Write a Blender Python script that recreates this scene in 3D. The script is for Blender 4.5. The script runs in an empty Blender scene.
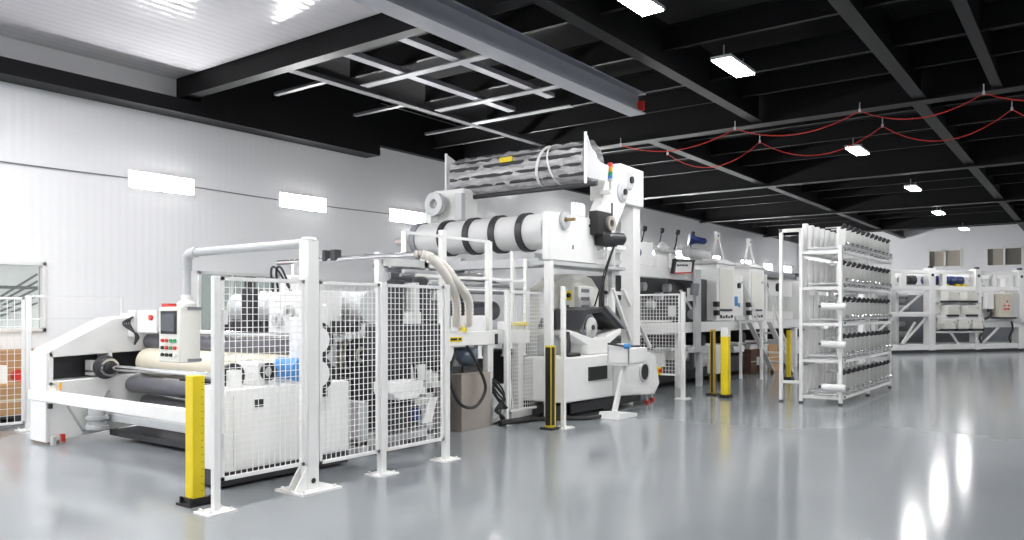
import bpy, math, random
from mathutils import Vector, Matrix

# ------------------------------------------------------------------ camera, world, exposure
SC = bpy.context.scene
COL = SC.collection
F_PX = 787.0
YAW = math.atan((1096 - 512) / F_PX)
cam_d = bpy.data.cameras.new('camera')
cam_d.sensor_width = 36.0
cam_d.lens = F_PX * 36.0 / 1024
cam_d.shift_y = 42.0 / 1024
cam_d.clip_end = 200
cam = bpy.data.objects.new('camera', cam_d)
COL.objects.link(cam)
cam.location = (0, 0, 1.6)
cam.rotation_euler = (math.radians(90), 0, YAW - math.radians(90))
SC.camera = cam
w = bpy.data.worlds.new('world'); SC.world = w; w.use_nodes = True
w.node_tree.nodes['Background'].inputs[0].default_value = (0.8, 0.85, 0.9, 1)
w.node_tree.nodes['Background'].inputs[1].default_value = 0.3
SC.view_settings.view_transform = 'Standard'
SC.view_settings.look = 'None'
SC.view_settings.gamma = 1
SC.view_settings.use_curve_mapping = False
SC.view_settings.exposure = 1.9
SC.cycles.max_bounces = 8
SC.cycles.diffuse_bounces = 5
SC.cycles.glossy_bounces = 4
SC.cycles.transparent_max_bounces = 12
SC.cycles.sample_clamp_indirect = 6.0
CEIL_LAMP = 38.0      # emission of the ceiling panels
WALL_LAMP = 42.0       # emission of the wall panels
random.seed(4)

# ------------------------------------------------------------------ materials
def nmat(name):
    m = bpy.data.materials.new(name); m.use_nodes = True
    nt = m.node_tree
    return m, nt, nt.nodes['Principled BSDF']

def mat(name, col, rough=0.4, metal=0.0, var=0.06, scale=6.0, bump=0.0, coat=0.0):
    m, nt, b = nmat(name)
    tc = nt.nodes.new('ShaderNodeTexCoord')
    n = nt.nodes.new('ShaderNodeTexNoise'); n.inputs['Scale'].default_value = scale; n.inputs['Detail'].default_value = 3
    nt.links.new(tc.outputs['Object'], n.inputs['Vector'])
    r = nt.nodes.new('ShaderNodeMix'); r.data_type = 'RGBA'
    r.inputs[6].default_value = (*[max(0, c * (1 - var)) for c in col], 1)
    r.inputs[7].default_value = (*[min(1, c * (1 + var)) for c in col], 1)
    nt.links.new(n.outputs['Fac'], r.inputs[0])
    nt.links.new(r.outputs[2], b.inputs['Base Color'])
    b.inputs['Roughness'].default_value = rough
    b.inputs['Metallic'].default_value = metal
    b.inputs['Coat Weight'].default_value = coat
    if bump:
        bp = nt.nodes.new('ShaderNodeBump'); bp.inputs['Strength'].default_value = bump; bp.inputs['Distance'].default_value = 0.02
        nt.links.new(n.outputs['Fac'], bp.inputs['Height']); nt.links.new(bp.outputs['Normal'], b.inputs['Normal'])
    return m

def emat(name, col, s):
    m, nt, b = nmat(name)
    b.inputs['Base Color'].default_value = (0.9, 0.9, 0.9, 1)
    b.inputs['Emission Color'].default_value = (*col, 1)
    b.inputs['Emission Strength'].default_value = s
    return m

WHITE = mat('white_powder_coat', (0.80, 0.80, 0.79), 0.35)
WIRE = mat('white_wire', (0.84, 0.84, 0.83), 0.4)
WARMW = mat('warm_white_housing', (0.74, 0.73, 0.68), 0.4)
LGREY = mat('light_grey_paint', (0.52, 0.53, 0.54), 0.4)
MGREY = mat('mid_grey_steel', (0.22, 0.23, 0.25), 0.45)
RUNWAY = mat('runway_grey_steel', (0.20, 0.21, 0.24), 0.5)
DARK = mat('dark_machine_grey', (0.035, 0.035, 0.04), 0.45)
BLACK = mat('black_rubber', (0.012, 0.012, 0.013), 0.5)
BEAM = mat('black_roof_steel', (0.009, 0.009, 0.010), 0.5)
DECK = mat('black_roof_deck', (0.008, 0.008, 0.009), 0.8)
DUSK = mat('dull_dark_channel', (0.06, 0.06, 0.065), 0.7)
CHAN = mat('galvanised_channel', (0.22, 0.22, 0.24), 0.5)
CHROME = mat('chrome', (0.75, 0.75, 0.76), 0.12, 1.0)
STEEL = mat('brushed_stainless', (0.48, 0.43, 0.39), 0.35, 0.6, scale=20)
ROLLW = mat('satin_white_roller', (0.62, 0.62, 0.62), 0.3)
BRASS = mat('dull_brass', (0.30, 0.22, 0.10), 0.35, 0.7)
ALU = mat('cast_aluminium', (0.62, 0.63, 0.61), 0.4, 0.35)
RGREY = mat('grey_rubber_roll', (0.13, 0.13, 0.15), 0.35)
CREAM = mat('cream_film_roll', (0.66, 0.61, 0.50), 0.5)
AMBERY = mat('amber_yellow', (0.55, 0.34, 0.02), 0.4)
YEL = mat('safety_yellow', (0.80, 0.62, 0.01), 0.4)
RED = mat('red_plastic', (0.6, 0.03, 0.02), 0.4)
GREEN = mat('green_plastic', (0.02, 0.35, 0.12), 0.4)
AMBER = mat('amber_plastic', (0.8, 0.35, 0.02), 0.4)
BLUE = mat('blue_motor_paint', (0.01, 0.03, 0.16), 0.35)
BRIGHTBLUE = mat('blue_plastic', (0.05, 0.25, 0.6), 0.4)
CARD = mat('cardboard', (0.42, 0.24, 0.11), 0.8)
DCARD = mat('dark_cardboard', (0.10, 0.05, 0.035), 0.7)
HOSE = mat('cream_hose', (0.78, 0.74, 0.68), 0.5)
BEIGE = mat('beige_cabinet_paint', (0.60, 0.56, 0.47), 0.45)
SCREEN = mat('dark_lcd_screen', (0.06, 0.07, 0.08), 0.15)
BLIND = mat('tan_blind', (0.42, 0.38, 0.32), 0.7)
DBLIND = mat('dark_tan_blind', (0.16, 0.15, 0.13), 0.7)
CEILW = mat('white_ceiling_sheet', (0.62, 0.61, 0.63), 0.16)
ROOMB = emat('room_glow_sheet', (.80, .84, .82), .22)  # glowing sheet stands in for the light of the room beyond
LAMP = emat('led_panel_light', (1, 1, 1), CEIL_LAMP)
WLAMP = emat('wall_led_light', (1, 1, 1), WALL_LAMP)

def floor_mat():
    m, nt, b = nmat('grey_epoxy_floor')
    tc = nt.nodes.new('ShaderNodeTexCoord')
    n = nt.nodes.new('ShaderNodeTexNoise'); n.inputs['Scale'].default_value = 0.35; n.inputs['Detail'].default_value = 5
    nt.links.new(tc.outputs['Object'], n.inputs['Vector'])
    r = nt.nodes.new('ShaderNodeValToRGB')
    r.color_ramp.elements[0].position = 0.3; r.color_ramp.elements[0].color = (0.235, 0.252, 0.268, 1)
    r.color_ramp.elements[1].position = 0.7; r.color_ramp.elements[1].color = (0.285, 0.302, 0.318, 1)
    nt.links.new(n.outputs['Fac'], r.inputs[0]); nt.links.new(r.outputs[0], b.inputs['Base Color'])
    n2 = nt.nodes.new('ShaderNodeTexNoise'); n2.inputs['Scale'].default_value = 1.6; n2.inputs['Detail'].default_value = 2
    nt.links.new(tc.outputs['Object'], n2.inputs['Vector'])
    bp = nt.nodes.new('ShaderNodeBump'); bp.inputs['Strength'].default_value = 0.02; bp.inputs['Distance'].default_value = 0.02
    nt.links.new(n2.outputs['Fac'], bp.inputs['Height']); nt.links.new(bp.outputs['Normal'], b.inputs['Normal'])
    b.inputs['Roughness'].default_value = 0.13
    b.inputs['IOR'].default_value = 1.48
    return m

def wall_mat(name, axis, col, rough=0.22, scale=2.2, bump=.08):
    m, nt, b = nmat(name)
    tc = nt.nodes.new('ShaderNodeTexCoord')
    wv = nt.nodes.new('ShaderNodeTexWave'); wv.bands_direction = axis; wv.wave_profile = 'SIN'
    wv.inputs['Scale'].default_value = scale; wv.inputs['Distortion'].default_value = 0.6; wv.inputs['Detail'].default_value = 1
    nt.links.new(tc.outputs['Object'], wv.inputs['Vector'])
    bp = nt.nodes.new('ShaderNodeBump'); bp.inputs['Strength'].default_value = bump; bp.inputs['Distance'].default_value = 0.02
    nt.links.new(wv.outputs['Fac'], bp.inputs['Height']); nt.links.new(bp.outputs['Normal'], b.inputs['Normal'])
    n = nt.nodes.new('ShaderNodeTexNoise'); n.inputs['Scale'].default_value = 0.5
    nt.links.new(tc.outputs['Object'], n.inputs['Vector'])
    r = nt.nodes.new('ShaderNodeMix'); r.data_type = 'RGBA'
    r.inputs[6].default_value = (*[c * .97 for c in col], 1); r.inputs[7].default_value = (*col, 1)
    nt.links.new(n.outputs['Fac'], r.inputs[0]); nt.links.new(r.outputs[2], b.inputs['Base Color'])
    b.inputs['Roughness'].default_value = rough
    b.inputs['Specular IOR Level'].default_value = .3
    return m

def film_mat():
    m, nt, b = nmat('clear_stretch_film')
    out = nt.nodes['Material Output']
    b.inputs['Base Color'].default_value = (0.75, 0.74, 0.75, 1)
    b.inputs['Roughness'].default_value = 0.18
    tr = nt.nodes.new('ShaderNodeBsdfTransparent')
    mx = nt.nodes.new('ShaderNodeMixShader')
    tc = nt.nodes.new('ShaderNodeTexCoord')
    mp = nt.nodes.new('ShaderNodeMapping'); mp.inputs['Scale'].default_value = (7, 1.2, 7)
    n = nt.nodes.new('ShaderNodeTexNoise'); n.inputs['Scale'].default_value = 1.6; n.inputs['Detail'].default_value = 5
    nt.links.new(tc.outputs['Object'], mp.inputs[0]); nt.links.new(mp.outputs[0], n.inputs['Vector'])
    r = nt.nodes.new('ShaderNodeValToRGB')
    r.color_ramp.elements[0].position = 0.38; r.color_ramp.elements[0].color = (.4, .4, .4, 1)
    r.color_ramp.elements[1].position = 0.68; r.color_ramp.elements[1].color = (.9, .9, .9, 1)
    nt.links.new(n.outputs['Fac'], r.inputs[0])
    bp = nt.nodes.new('ShaderNodeBump'); bp.inputs['Strength'].default_value = 0.9; bp.inputs['Distance'].default_value = 0.03
    nt.links.new(n.outputs['Fac'], bp.inputs['Height']); nt.links.new(bp.outputs['Normal'], b.inputs['Normal'])
    nt.links.new(r.outputs[0], mx.inputs[0]); nt.links.new(tr.outputs[0], mx.inputs[1]); nt.links.new(b.outputs[0], mx.inputs[2])
    nt.links.new(mx.outputs[0], out.inputs[0])
    return m

def glass_mat(name, tint, alpha):
    m, nt, b = nmat(name)
    out = nt.nodes['Material Output']
    b.inputs['Base Color'].default_value = (*tint, 1); b.inputs['Roughness'].default_value = 0.05
    tr = nt.nodes.new('ShaderNodeBsdfTransparent'); mx = nt.nodes.new('ShaderNodeMixShader'); mx.inputs[0].default_value = alpha
    nt.links.new(tr.outputs[0], mx.inputs[1]); nt.links.new(b.outputs[0], mx.inputs[2]); nt.links.new(mx.outputs[0], out.inputs[0])
    return m

FLOOR = floor_mat()
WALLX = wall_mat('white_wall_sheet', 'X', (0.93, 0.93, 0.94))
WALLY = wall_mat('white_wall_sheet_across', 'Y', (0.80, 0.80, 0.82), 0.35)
CEILP = wall_mat('white_ceiling_corrugated', 'Y', (0.62, 0.61, 0.63), 0.14, 1.6, .16)
FILM = film_mat()
GLASS = glass_mat('window_glass', (0.30, 0.33, 0.32), 0.35)
GGLASS = glass_mat('greenish_glass', (0.25, 0.32, 0.30), 0.5)
CLEARP = glass_mat('clear_plastic_sheet', (0.8, 0.8, 0.82), 0.6)

for m_ in (BEAM, DECK): m_.node_tree.nodes['Principled BSDF'].inputs['Specular IOR Level'].default_value = .18

# ------------------------------------------------------------------ mesh builder
OFF = {}
class MB:
    def __init__(s): s.v = []; s.f = []
    def _add(s, vs, fs):
        n = len(s.v); s.v += [tuple(v) for v in vs]; s.f += [tuple(i + n for i in f) for f in fs]; return s
    def box(s, x0, x1, y0, y1, z0, z1):
        if x0 > x1: x0, x1 = x1, x0
        if y0 > y1: y0, y1 = y1, y0
        if z0 > z1: z0, z1 = z1, z0
        return s._add([(x0,y0,z0),(x1,y0,z0),(x1,y1,z0),(x0,y1,z0),(x0,y0,z1),(x1,y0,z1),(x1,y1,z1),(x0,y1,z1)],
                      [(3,2,1,0),(4,5,6,7),(0,1,5,4),(1,2,6,5),(2,3,7,6),(3,0,4,7)])
    def bar(s, p, q, a, b=None, up=(0,0,1)):
        b = b or a; p = Vector(p); q = Vector(q); d = (q - p).normalized(); up = Vector(up)
        if abs(d.dot(up)) > .99: up = Vector((1,0,0))
        r = d.cross(up).normalized() * (a/2); u = r.cross(d).normalized() * (b/2)
        vs = [p-r-u, p+r-u, p+r+u, p-r+u, q-r-u, q+r-u, q+r+u, q-r+u]
        return s._add(vs, [(0,1,2,3)[::-1],(4,5,6,7),(0,1,5,4),(1,2,6,5),(2,3,7,6),(3,0,4,7)])
    def lathe(s, c, ax, prof, n=20, cap=True):
        """prof: list of (radius, distance along the axis)"""
        c = Vector(c); d = Vector(ax).normalized(); t = Vector((0,0,1)) if abs(d.z) < .9 else Vector((1,0,0))
        u = d.cross(t).normalized(); w_ = d.cross(u)
        vs = []; fs = []
        for r, h in prof:
            for k in range(n):
                a = 2*math.pi*k/n
                vs.append(c + d*h + (u*math.cos(a) + w_*math.sin(a))*r)
        for i in range(len(prof)-1):
            for k in range(n):
                k2 = (k+1) % n
                fs.append((i*n+k, i*n+k2, (i+1)*n+k2, (i+1)*n+k))
        if cap:
            fs.append(tuple(range(n))[::-1]); m = (len(prof)-1)*n; fs.append(tuple(range(m, m+n)))
        return s._add(vs, fs)
    def cyl(s, p, q, r, r2=None, n=20):
        p = Vector(p); q = Vector(q)
        return s.lathe(p, q-p, [(r,0),(r if r2 is None else r2,(q-p).length)], n)
    def ring(s, c, ax, r0, r1, t, n=28):
        return s.lathe(c, ax, [(r0,-t/2),(r1,-t/2),(r1,t/2),(r0,t/2),(r0,-t/2)], n, cap=False)
    def tube(s, pts, r, n=8, rib=0):
        pts = [Vector(p) for p in pts]; vs = []; fs = []
        prev = None
        for i, p in enumerate(pts):
            d = (pts[min(i+1,len(pts)-1)] - pts[max(i-1,0)]).normalized()
            t = Vector((0,0,1)) if abs(d.z) < .95 else Vector((1,0,0))
            if prev is None: u = d.cross(t).normalized()
            else:
                u = (prev - d*prev.dot(d)); u = u.normalized() if u.length > 1e-6 else d.cross(t).normalized()
            prev = u; w_ = d.cross(u); rr = r*(1 + (rib if i % 2 else 0))
            for k in range(n):
                a = 2*math.pi*k/n; vs.append(p + (u*math.cos(a)+w_*math.sin(a))*rr)
        for i in range(len(pts)-1):
            for k in range(n):
                k2 = (k+1) % n; fs.append((i*n+k,i*n+k2,(i+1)*n+k2,(i+1)*n+k))
        m = (len(pts)-1)*n; fs.append(tuple(range(n))[::-1]); fs.append(tuple(range(m,m+n)))
        return s._add(vs, fs)
    def prism(s, poly, plane, a, b):
        g = {'XZ': lambda p, t: (p[0], t, p[1]), 'YZ': lambda p, t: (t, p[0], p[1]), 'XY': lambda p, t: (p[0], p[1], t)}[plane]
        n = len(poly); vs = [g(p, a) for p in poly] + [g(p, b) for p in poly]
        fs = [tuple(range(n)), tuple(range(n, 2*n))[::-1]] + [(i, i+n, (i+1) % n + n, (i+1) % n) for i in range(n)]
        return s._add(vs, fs)
    def ball(s, c, r, n=12):
        prof = [(max(1e-4, r*math.sin(math.pi*i/8)), -r*math.cos(math.pi*i/8)) for i in range(9)]
        return s.lathe(c, (0,0,1), prof, n)
    def grid(s, axis, u0, u1, v0, v1, at, step_u, step_v, t):
        """welded wires in a vertical panel; axis 'X' runs along X at Y=at"""
        nu = max(1, round((u1-u0)/step_u)); nv = max(1, round((v1-v0)/step_v)); h = t/2
        for i in range(nu+1):
            u = u0 + (u1-u0)*i/nu
            if axis == 'X': s.box(u-h, u+h, at-h, at+h, v0, v1)
            else: s.box(at-h, at+h, u-h, u+h, v0, v1)
        for j in range(nv+1):
            v = v0 + (v1-v0)*j/nv
            if axis == 'X': s.box(u0, u1, at-h*.8, at+h*.8, v-h, v+h)
            else: s.box(at-h*.8, at+h*.8, u0, u1, v-h, v+h)
        return s
    def build(s, name, m, parent=None, bevel=0.0):
        off = OFF.get(parent.name, Vector((0,0,0))) if parent else Vector((0,0,0))
        me = bpy.data.meshes.new(name)
        me.from_pydata([tuple(Vector(v)-off) for v in s.v], [], s.f)
        import bmesh
        bm = bmesh.new(); bm.from_mesh(me); bmesh.ops.recalc_face_normals(bm, faces=bm.faces); bm.to_mesh(me); bm.free()
        for p in me.polygons: p.use_smooth = True
        me.set_sharp_from_angle(angle=math.radians(38))
        me.materials.append(m)
        o = bpy.data.objects.new(name, me); COL.objects.link(o)
        if parent: o.parent = parent
        OFF[o.name] = off
        if bevel:
            md = o.modifiers.new('bevel', 'BEVEL'); md.width = bevel; md.segments = 2; md.limit_method = 'ANGLE'; md.angle_limit = math.radians(50)
        return o

def tag(o, label, cat, group=None):
    o['label'] = label; o['category'] = cat
    if group: o['group'] = group
    return o
def thing(name, label, cat, loc=(0,0,0), rz=0.0, group=None, local=False):
    o = bpy.data.objects.new(name, None); COL.objects.link(o); o.empty_display_size = .1
    o.location = loc; o.rotation_euler = (0,0,rz)
    OFF[o.name] = Vector((0,0,0)) if local else Vector(loc)
    return tag(o, label, cat, group)
def struct(name, mb, m, parent=None, bevel=0):
    o = mb.build(name, m, parent, bevel)
    if parent is None: o['kind'] = 'structure'
    return o
def dup(o, parent=None, loc=None, label=None):
    c = o.copy(); COL.objects.link(c)
    if parent: c.parent = parent
    if loc is not None: c.location = loc
    if label: c['label'] = label
    for ch in list(o.children): dup(ch, c)
    return c
def smooth_path(pts, k=8):
    P = [Vector(p) for p in pts]; P = [P[0]*2-P[1]] + P + [P[-1]*2-P[-2]]; out = []
    for i in range(1, len(P)-2):
        for j in range(k):
            t = j/k; a, b, c, d = P[i-1], P[i], P[i+1], P[i+2]
            out.append(.5*((2*b)+(c-a)*t+(2*a-5*b+4*c-d)*t*t+(3*b-a-3*c+d)*t**3))
    out.append(P[-2]); return out
ORD = ['first','second','third','fourth','fifth','sixth','seventh','eighth','ninth','tenth','eleventh','twelfth']

# ------------------------------------------------------------------ the room
YW, XB, XF, YR = 14.0, 47.0, -8.0, -16.0
struct('floor', MB().box(XF-.2, XB+.2, YR-.2, YW+.2, -.2, 0), FLOOR)
struct('ceiling', MB().box(XF-.2, XB+.2, YR-.2, YW+.2, 6.7, 6.9), DECK)
struct('ceiling_panel', MB().box(XF, 8.15, 6.2, YW, 6.0, 6.05), CEILP)['kind'] = 'structure'
# left wall with two window openings
wl = MB()
w1 = (4.2, 5.87, 1.28, 2.42); w2 = (8.62, 10.5, 1.0, 2.4)
wl.box(XF, w1[0], YW, YW+.2, 0, 6.7).box(w1[0], w1[1], YW, YW+.2, 0, w1[2]).box(w1[0], w1[1], YW, YW+.2, w1[3], 6.7)
wl.box(w1[1], w2[0], YW, YW+.2, 0, 6.7).box(w2[0], w2[1], YW, YW+.2, 0, w2[2]).box(w2[0], w2[1], YW, YW+.2, w2[3], 6.7)
wl.box(w2[1], XB, YW, YW+.2, 0, 6.7)
struct('wall_left', wl, WALLX)
wb = MB(); bw = [(5.62, 7.21, 3.95, 4.9), (2.94, 4.54, 3.92, 4.9)]
wb.box(XB, XB+.2, YR, bw[1][0], 0, 6.7).box(XB, XB+.2, bw[1][1], bw[0][0], 0, 6.7).box(XB, XB+.2, bw[0][1], YW, 0, 6.7)
for a, b, c, d in bw: wb.box(XB, XB+.2, a, b, 0, c).box(XB, XB+.2, a, b, d, 6.7)
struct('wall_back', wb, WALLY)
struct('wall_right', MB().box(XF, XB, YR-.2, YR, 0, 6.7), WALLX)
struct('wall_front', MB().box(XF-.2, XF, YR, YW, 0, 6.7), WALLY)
struct('baseboard_left', MB().box(XF, XB, YW-.015, YW, 0, .12), LGREY)

def wall_window(name, x0, x1, z0, z1, glass, mull):
    fr = MB()
    for a, b, c, d in ((x0, x1, z0, z0+.06), (x0, x1, z1-.06, z1), (x0, x0+.06, z0, z1), (x1-.06, x1, z0, z1)):
        fr.box(a, b, YW-.05, YW+.1, c, d)
    for mx in mull: fr.box(mx-.02, mx+.02, YW-.01, YW+.06, z0, z1)
    o = struct(name, fr, WHITE, bevel=.006)
    MB().box(x0+.06, x1-.06, YW+.04, YW+.05, z0+.06, z1-.06).build('pane', glass, o)
    MB().box(x0, x1, YW+.17, YW+.19, z0, z1).build('backing', ROOMB, o)
    return o
o = wall_window('window_1', *w1, GLASS, [])
g = MB()
for k in range(5): g.bar((4.9, YW+.12, 1.4+.05*k), (5.8, YW+.12, 1.75+.12*k), .03)
g.bar((5.05, YW+.12, 1.34), (5.05, YW+.12, 2.3), .05); g.bar((4.3, YW+.12, 2.0), (5.8, YW+.12, 2.0), .05)
g.build('dark_frame_beyond', DARK, o)
o = wall_window('window_2', *w2, GGLASS, [9.4])
for i, (a, b, c, d) in enumerate(bw):
    fr = MB()
    for p, q, r, s_ in ((a, b, c, c+.07), (a, b, d-.07, d), (a, a+.07, c, d), (b-.07, b, c, d), ((a+b)/2-.04, (a+b)/2+.04, c, d)):
        fr.box(XB-.04, XB+.1, p, q, r, s_)
    o = struct('window_%d' % (i+3), fr, WHITE)
    m_ = (a+b)/2
    MB().box(XB+.08, XB+.1, m_, b, c, d).build('blind', BLIND, o)
    mb_ = MB().box(XB+.08, XB+.1, a, m_, c, d); mb_.build('blind', DBLIND if i else BLIND, o)
    MB().box(XB+.06, XB+.075, b-.3, b-.06, c, d).build('blind', DBLIND, o)

# roof steel: every beam its own member
def ibeam_y(x, y0, y1, zb, depth, fw, t=.025, wt=.02):
    return MB().box(x-fw/2, x+fw/2, y0, y1, zb, zb+t).box(x-fw/2, x+fw/2, y0, y1, zb+depth-t, zb+depth).box(x-wt/2, x+wt/2, y0, y1, zb+t, zb+depth-t)
def ibeam_x(y, x0, x1, zb, depth, fw, t=.025, wt=.02):
    return MB().box(x0, x1, y-fw/2, y+fw/2, zb, zb+t).box(x0, x1, y-fw/2, y+fw/2, zb+depth-t, zb+depth).box(x0, x1, y-wt/2, y+wt/2, zb+t, zb+depth-t)
for x in (0.0, 8.2, 16.4, 24.6, 32.8, 41.0):
    struct('roof_girder', ibeam_y(x, YR, YW, 5.52 if x > 9 else 5.6, .95 if x > 9 else .5, .22 if x < 10 else .35), BEAM)
xs = [-4, 2, 4, 6, 9.75, 11.75, 13.75, 15.2] + [18.3 + 2.05*k for k in range(14)]
for x in xs:
    if min(abs(x-g_) for g_ in (24.6, 32.8, 41.0)) < .5: continue
    struct('roof_purlin', ibeam_y(x, YR, 6.1 if x < 8 else 10.9 if x < 15 else YW, 5.84, .4, .08), BEAM)
for y in (5.68, 2.63, 1.4, -1.6, -4.6, -8.0, -12.0):
    struct('roof_joist', ibeam_x(y, XF, 16.3, 5.56, .7, .22 if y > 2 else .16), BEAM)
for y in (8.4, 2.75, -3.0, -9.0):
    struct('roof_joist', ibeam_x(y, 16.5, XB, 5.6, .7, .24), BEAM)
struct('eaves_beam', MB().box(XF, 13.0, 13.5, 13.98, 5.27, 5.53), BEAM)
struct('eaves_beam', MB().box(8.4, 13.0, 13.5, 13.98, 5.53, 6.6), BEAM)
struct('eaves_beam', MB().box(13.0, XB, 13.8, 13.98, 5.6, 6.6), BEAM)
for x0, x1, y in ((8.4, 16.2, 11.05), (8.4, 13.0, 9.65), (8.5, 12.6, 8.42)):
    struct('ceiling_channel', MB().box(x0, x1, y-.09, y+.09, 5.72, 5.80), CHAN if y < 10 else DUSK)
for x, y0, y1 in ((9.9, 7.7, 10.7), (12.0, 7.7, 10.8), (13.3, 8.4, 10.9)):
    struct('ceiling_channel', MB().box(x-.09, x+.09, y0, y1, 5.70, 5.718), CHAN)
for x, y0 in ((9.4, 13.4), (11.4, 13.4), (13.6, 13.4)):
    struct('ceiling_channel', MB().box(x-.05, x+.05, 11.1, 12.6, 5.74, 5.79), DARK)
for x, y0 in ():
    struct('ceiling_channel', MB().box(x-.06, x+.06, 11.14, y0, 5.72, 5.78), BEAM if 0 else MGREY)

# crane runway beam
t = thing('crane_runway_beam', 'grey steel runway beam with red end hanging under the black roof', 'beam', (10, 6.74, 5.2))
MB().box(-2, 12.95, 6.58, 6.90, 5.20, 5.225).box(-2, 12.95, 6.58, 6.90, 5.555, 5.58).box(-2, 12.95, 6.725, 6.755, 5.225, 5.555).build('beam', RUNWAY, t)
MB().box(12.90, 12.95, 6.60, 6.72, 5.27, 5.44).build('end_stop', RED, t)
MB().box(8.0, 8.4, 6.55, 6.93, 5.58, 5.6).build('hanger', BEAM, t)

# ------------------------------------------------------------------ lamps
def ceiling_lamp(x, y, z, label, group=None, first=[None]):
    if first[0] is None:
        t = thing('ceiling_lamp', label, 'ceiling lamp', (x, y, z), 0, group)
        MB().box(x-.53, x+.53, y-.16, y+.16, z, z+.05).build('frame', LGREY, t)
        MB().box(x-.51, x+.51, y-.145, y+.145, z-.012, z-.001).build('diffuser', LAMP, t)
        for sx in (-.4, .4): MB().cyl((x+sx, y, z+.05), (x+sx, y, z+.24), .012, n=8).build('rod', MGREY, t)
        first[0] = t; return t
    t = dup(first[0], None, (x, y, z), label)
    if group: t['group'] = group
    elif 'group' in t: del t['group']
    return t
LY = 4.52; LZ = 5.4
vis = [(11.87, 'large bright ceiling panel lamp nearest the camera, seen whole'), (8.58, 'ceiling panel lamp cut off by the top edge of the photo'),
       (19.76, 'ceiling lamp seen just below the red cables'), (26.8, 'ceiling lamp right of the red cables, farther back'),
       (34.0, 'small far ceiling lamp above the back windows'), (41.2, 'smallest ceiling lamp at the far end above the back wall')]
for x, lb in vis: ceiling_lamp(x, LY if x < 30 else 4.85, LZ, lb, 'bright ceiling lamps in the row over the aisle')
for x in (4.0, -1.0):
    ceiling_lamp(x, LY, LZ, 'unseen ceiling panel lamp added behind the camera in line with the same row', 'added ceiling lamps out of the picture')  # unseen lamps, added to raise the overall brightness
for y in (-.6, -5.6, -10.6):
    for x in (-2.5, 4.0, 11.0, 18.5, 27.0, 36.0):
        ceiling_lamp(x, y, LZ, 'unseen ceiling panel lamp added to brighten the open hall right of the picture', 'added ceiling lamps over the open hall')  # unseen rows of lamps, added as extra room light
for x, y in ((-6, 8.6), (-3, 8.6), (.2, 8.6), (-6, 11.6), (-3, 11.6), (.2, 11.6), (2.6, 10.2), (4.9, 9.6)):
    ceiling_lamp(x, y, 5.75, 'unseen ceiling panel lamp added to light the left bay in front of the picture', 'added ceiling lamps over the left bay')  # unseen lamps added to brighten the left wall and machines
for x, z in ((21.0, 5.55),):
    ceiling_lamp(x, 12.2, z, 'smaller unseen lamp added behind the wrapped roll to brighten the left wall', 'added lamps behind the wrapped roll').scale = (.6, .6, 1)  # unseen lamp added to lift the wall behind the rollers
def wall_lamp(x, label, first=[None]):
    if first[0] is None:
        t = thing('wall_lamp', label, 'wall lamp', (x, YW-.08, 4.0), 0, 'bright LED panels along the left wall')
        MB().box(x-.64, x+.64, YW-.03, YW, 3.84, 4.16).build('housing', WHITE, t)
        MB().box(x-.62, x+.62, YW-.037, YW-.031, 3.86, 4.14).build('diffuser', WLAMP, t)
        first[0] = t; return t
    return dup(first[0], None, (x, YW-.08, 4.0), label)
for x, lb in ((7.9, 'bright wall lamp nearest the window, leftmost on the white wall'), (11.15, 'second bright wall lamp from the left on the white wall'),
              (14.4, 'bright wall lamp beside the left end of the white rollers'), (17.6, 'bright wall lamp hidden behind the left part of the white roller row'), (20.9, 'bright wall lamp hidden behind the right end of the white roller row'), (24.1, 'bright wall lamp hidden behind the big bearing plate'), (30.9, 'bright wall lamp hidden behind the grey fan duct'), (34.3, 'bright wall lamp behind the nearer printing tower'),
              (27.6, 'bright wall lamp behind the black plugs and cables of the printing line'),
              (38.4, 'far wall lamp just left of the second lifting bracket'), (41.6, 'far wall lamp right of the second lifting bracket'), (44.9, 'far wall lamp seen through the tall rack ladder')):
    wall_lamp(x, lb)
p = [(XF, YW-.03, 4.0)] + [(x, YW-.03, 4.0+.02*math.sin(x)) for x in range(-4, 16, 2)] + [(17, YW-.03, 4.35)]
tag(MB().tube(p, .012, 6).build('wall_conduit', MGREY), 'thin grey cable run along the left wall between the lamps', 'cable')

# red festoon cables
hooks_a = [(16.25, y) for y in (9.3, 7.2, 5.2, 3.4, 1.9, .4, -1.2)]
def festoon(x, ys, z, sag, lb):
    pts = []
    for a, b in zip(ys, ys[1:]):
        for k in range(10):
            u = k/10; pts.append((x, a+(b-a)*u, z - sag*4*u*(1-u)))
    pts.append((x, ys[-1], z))
    tag(MB().tube(pts, .010, 6).build('red_cable', RED), lb, 'cable')
    for i, y in enumerate(ys[:-1]):
        h = MB().cyl((x, y, z), (x, y, z+.16), .009, n=8).box(x-.02, x+.02, y-.02, y+.02, z-.02, z+.04)
        hooks.append((h, x, y, z))
hooks = []
festoon(15.7, [8.6, 5.95, 3.55, 1.55, -.6], 5.36, .28, 'red cable hanging in shallow loops along the nearer black girder')
festoon(17.9, [8.5, 6.2, 3.6, 1.3, -.8], 5.5, .45, 'thinner red cable hanging in loops behind the nearer girder')
for i, (h, x, y, z) in enumerate(hooks):
    tag(h.build('cable_hook', LGREY), '%s hook from the left holding the %s red cable' % (ORD[i % 4], 'nearer' if i < 4 else 'farther'), 'hook', 'hooks of the red cables')

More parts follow.
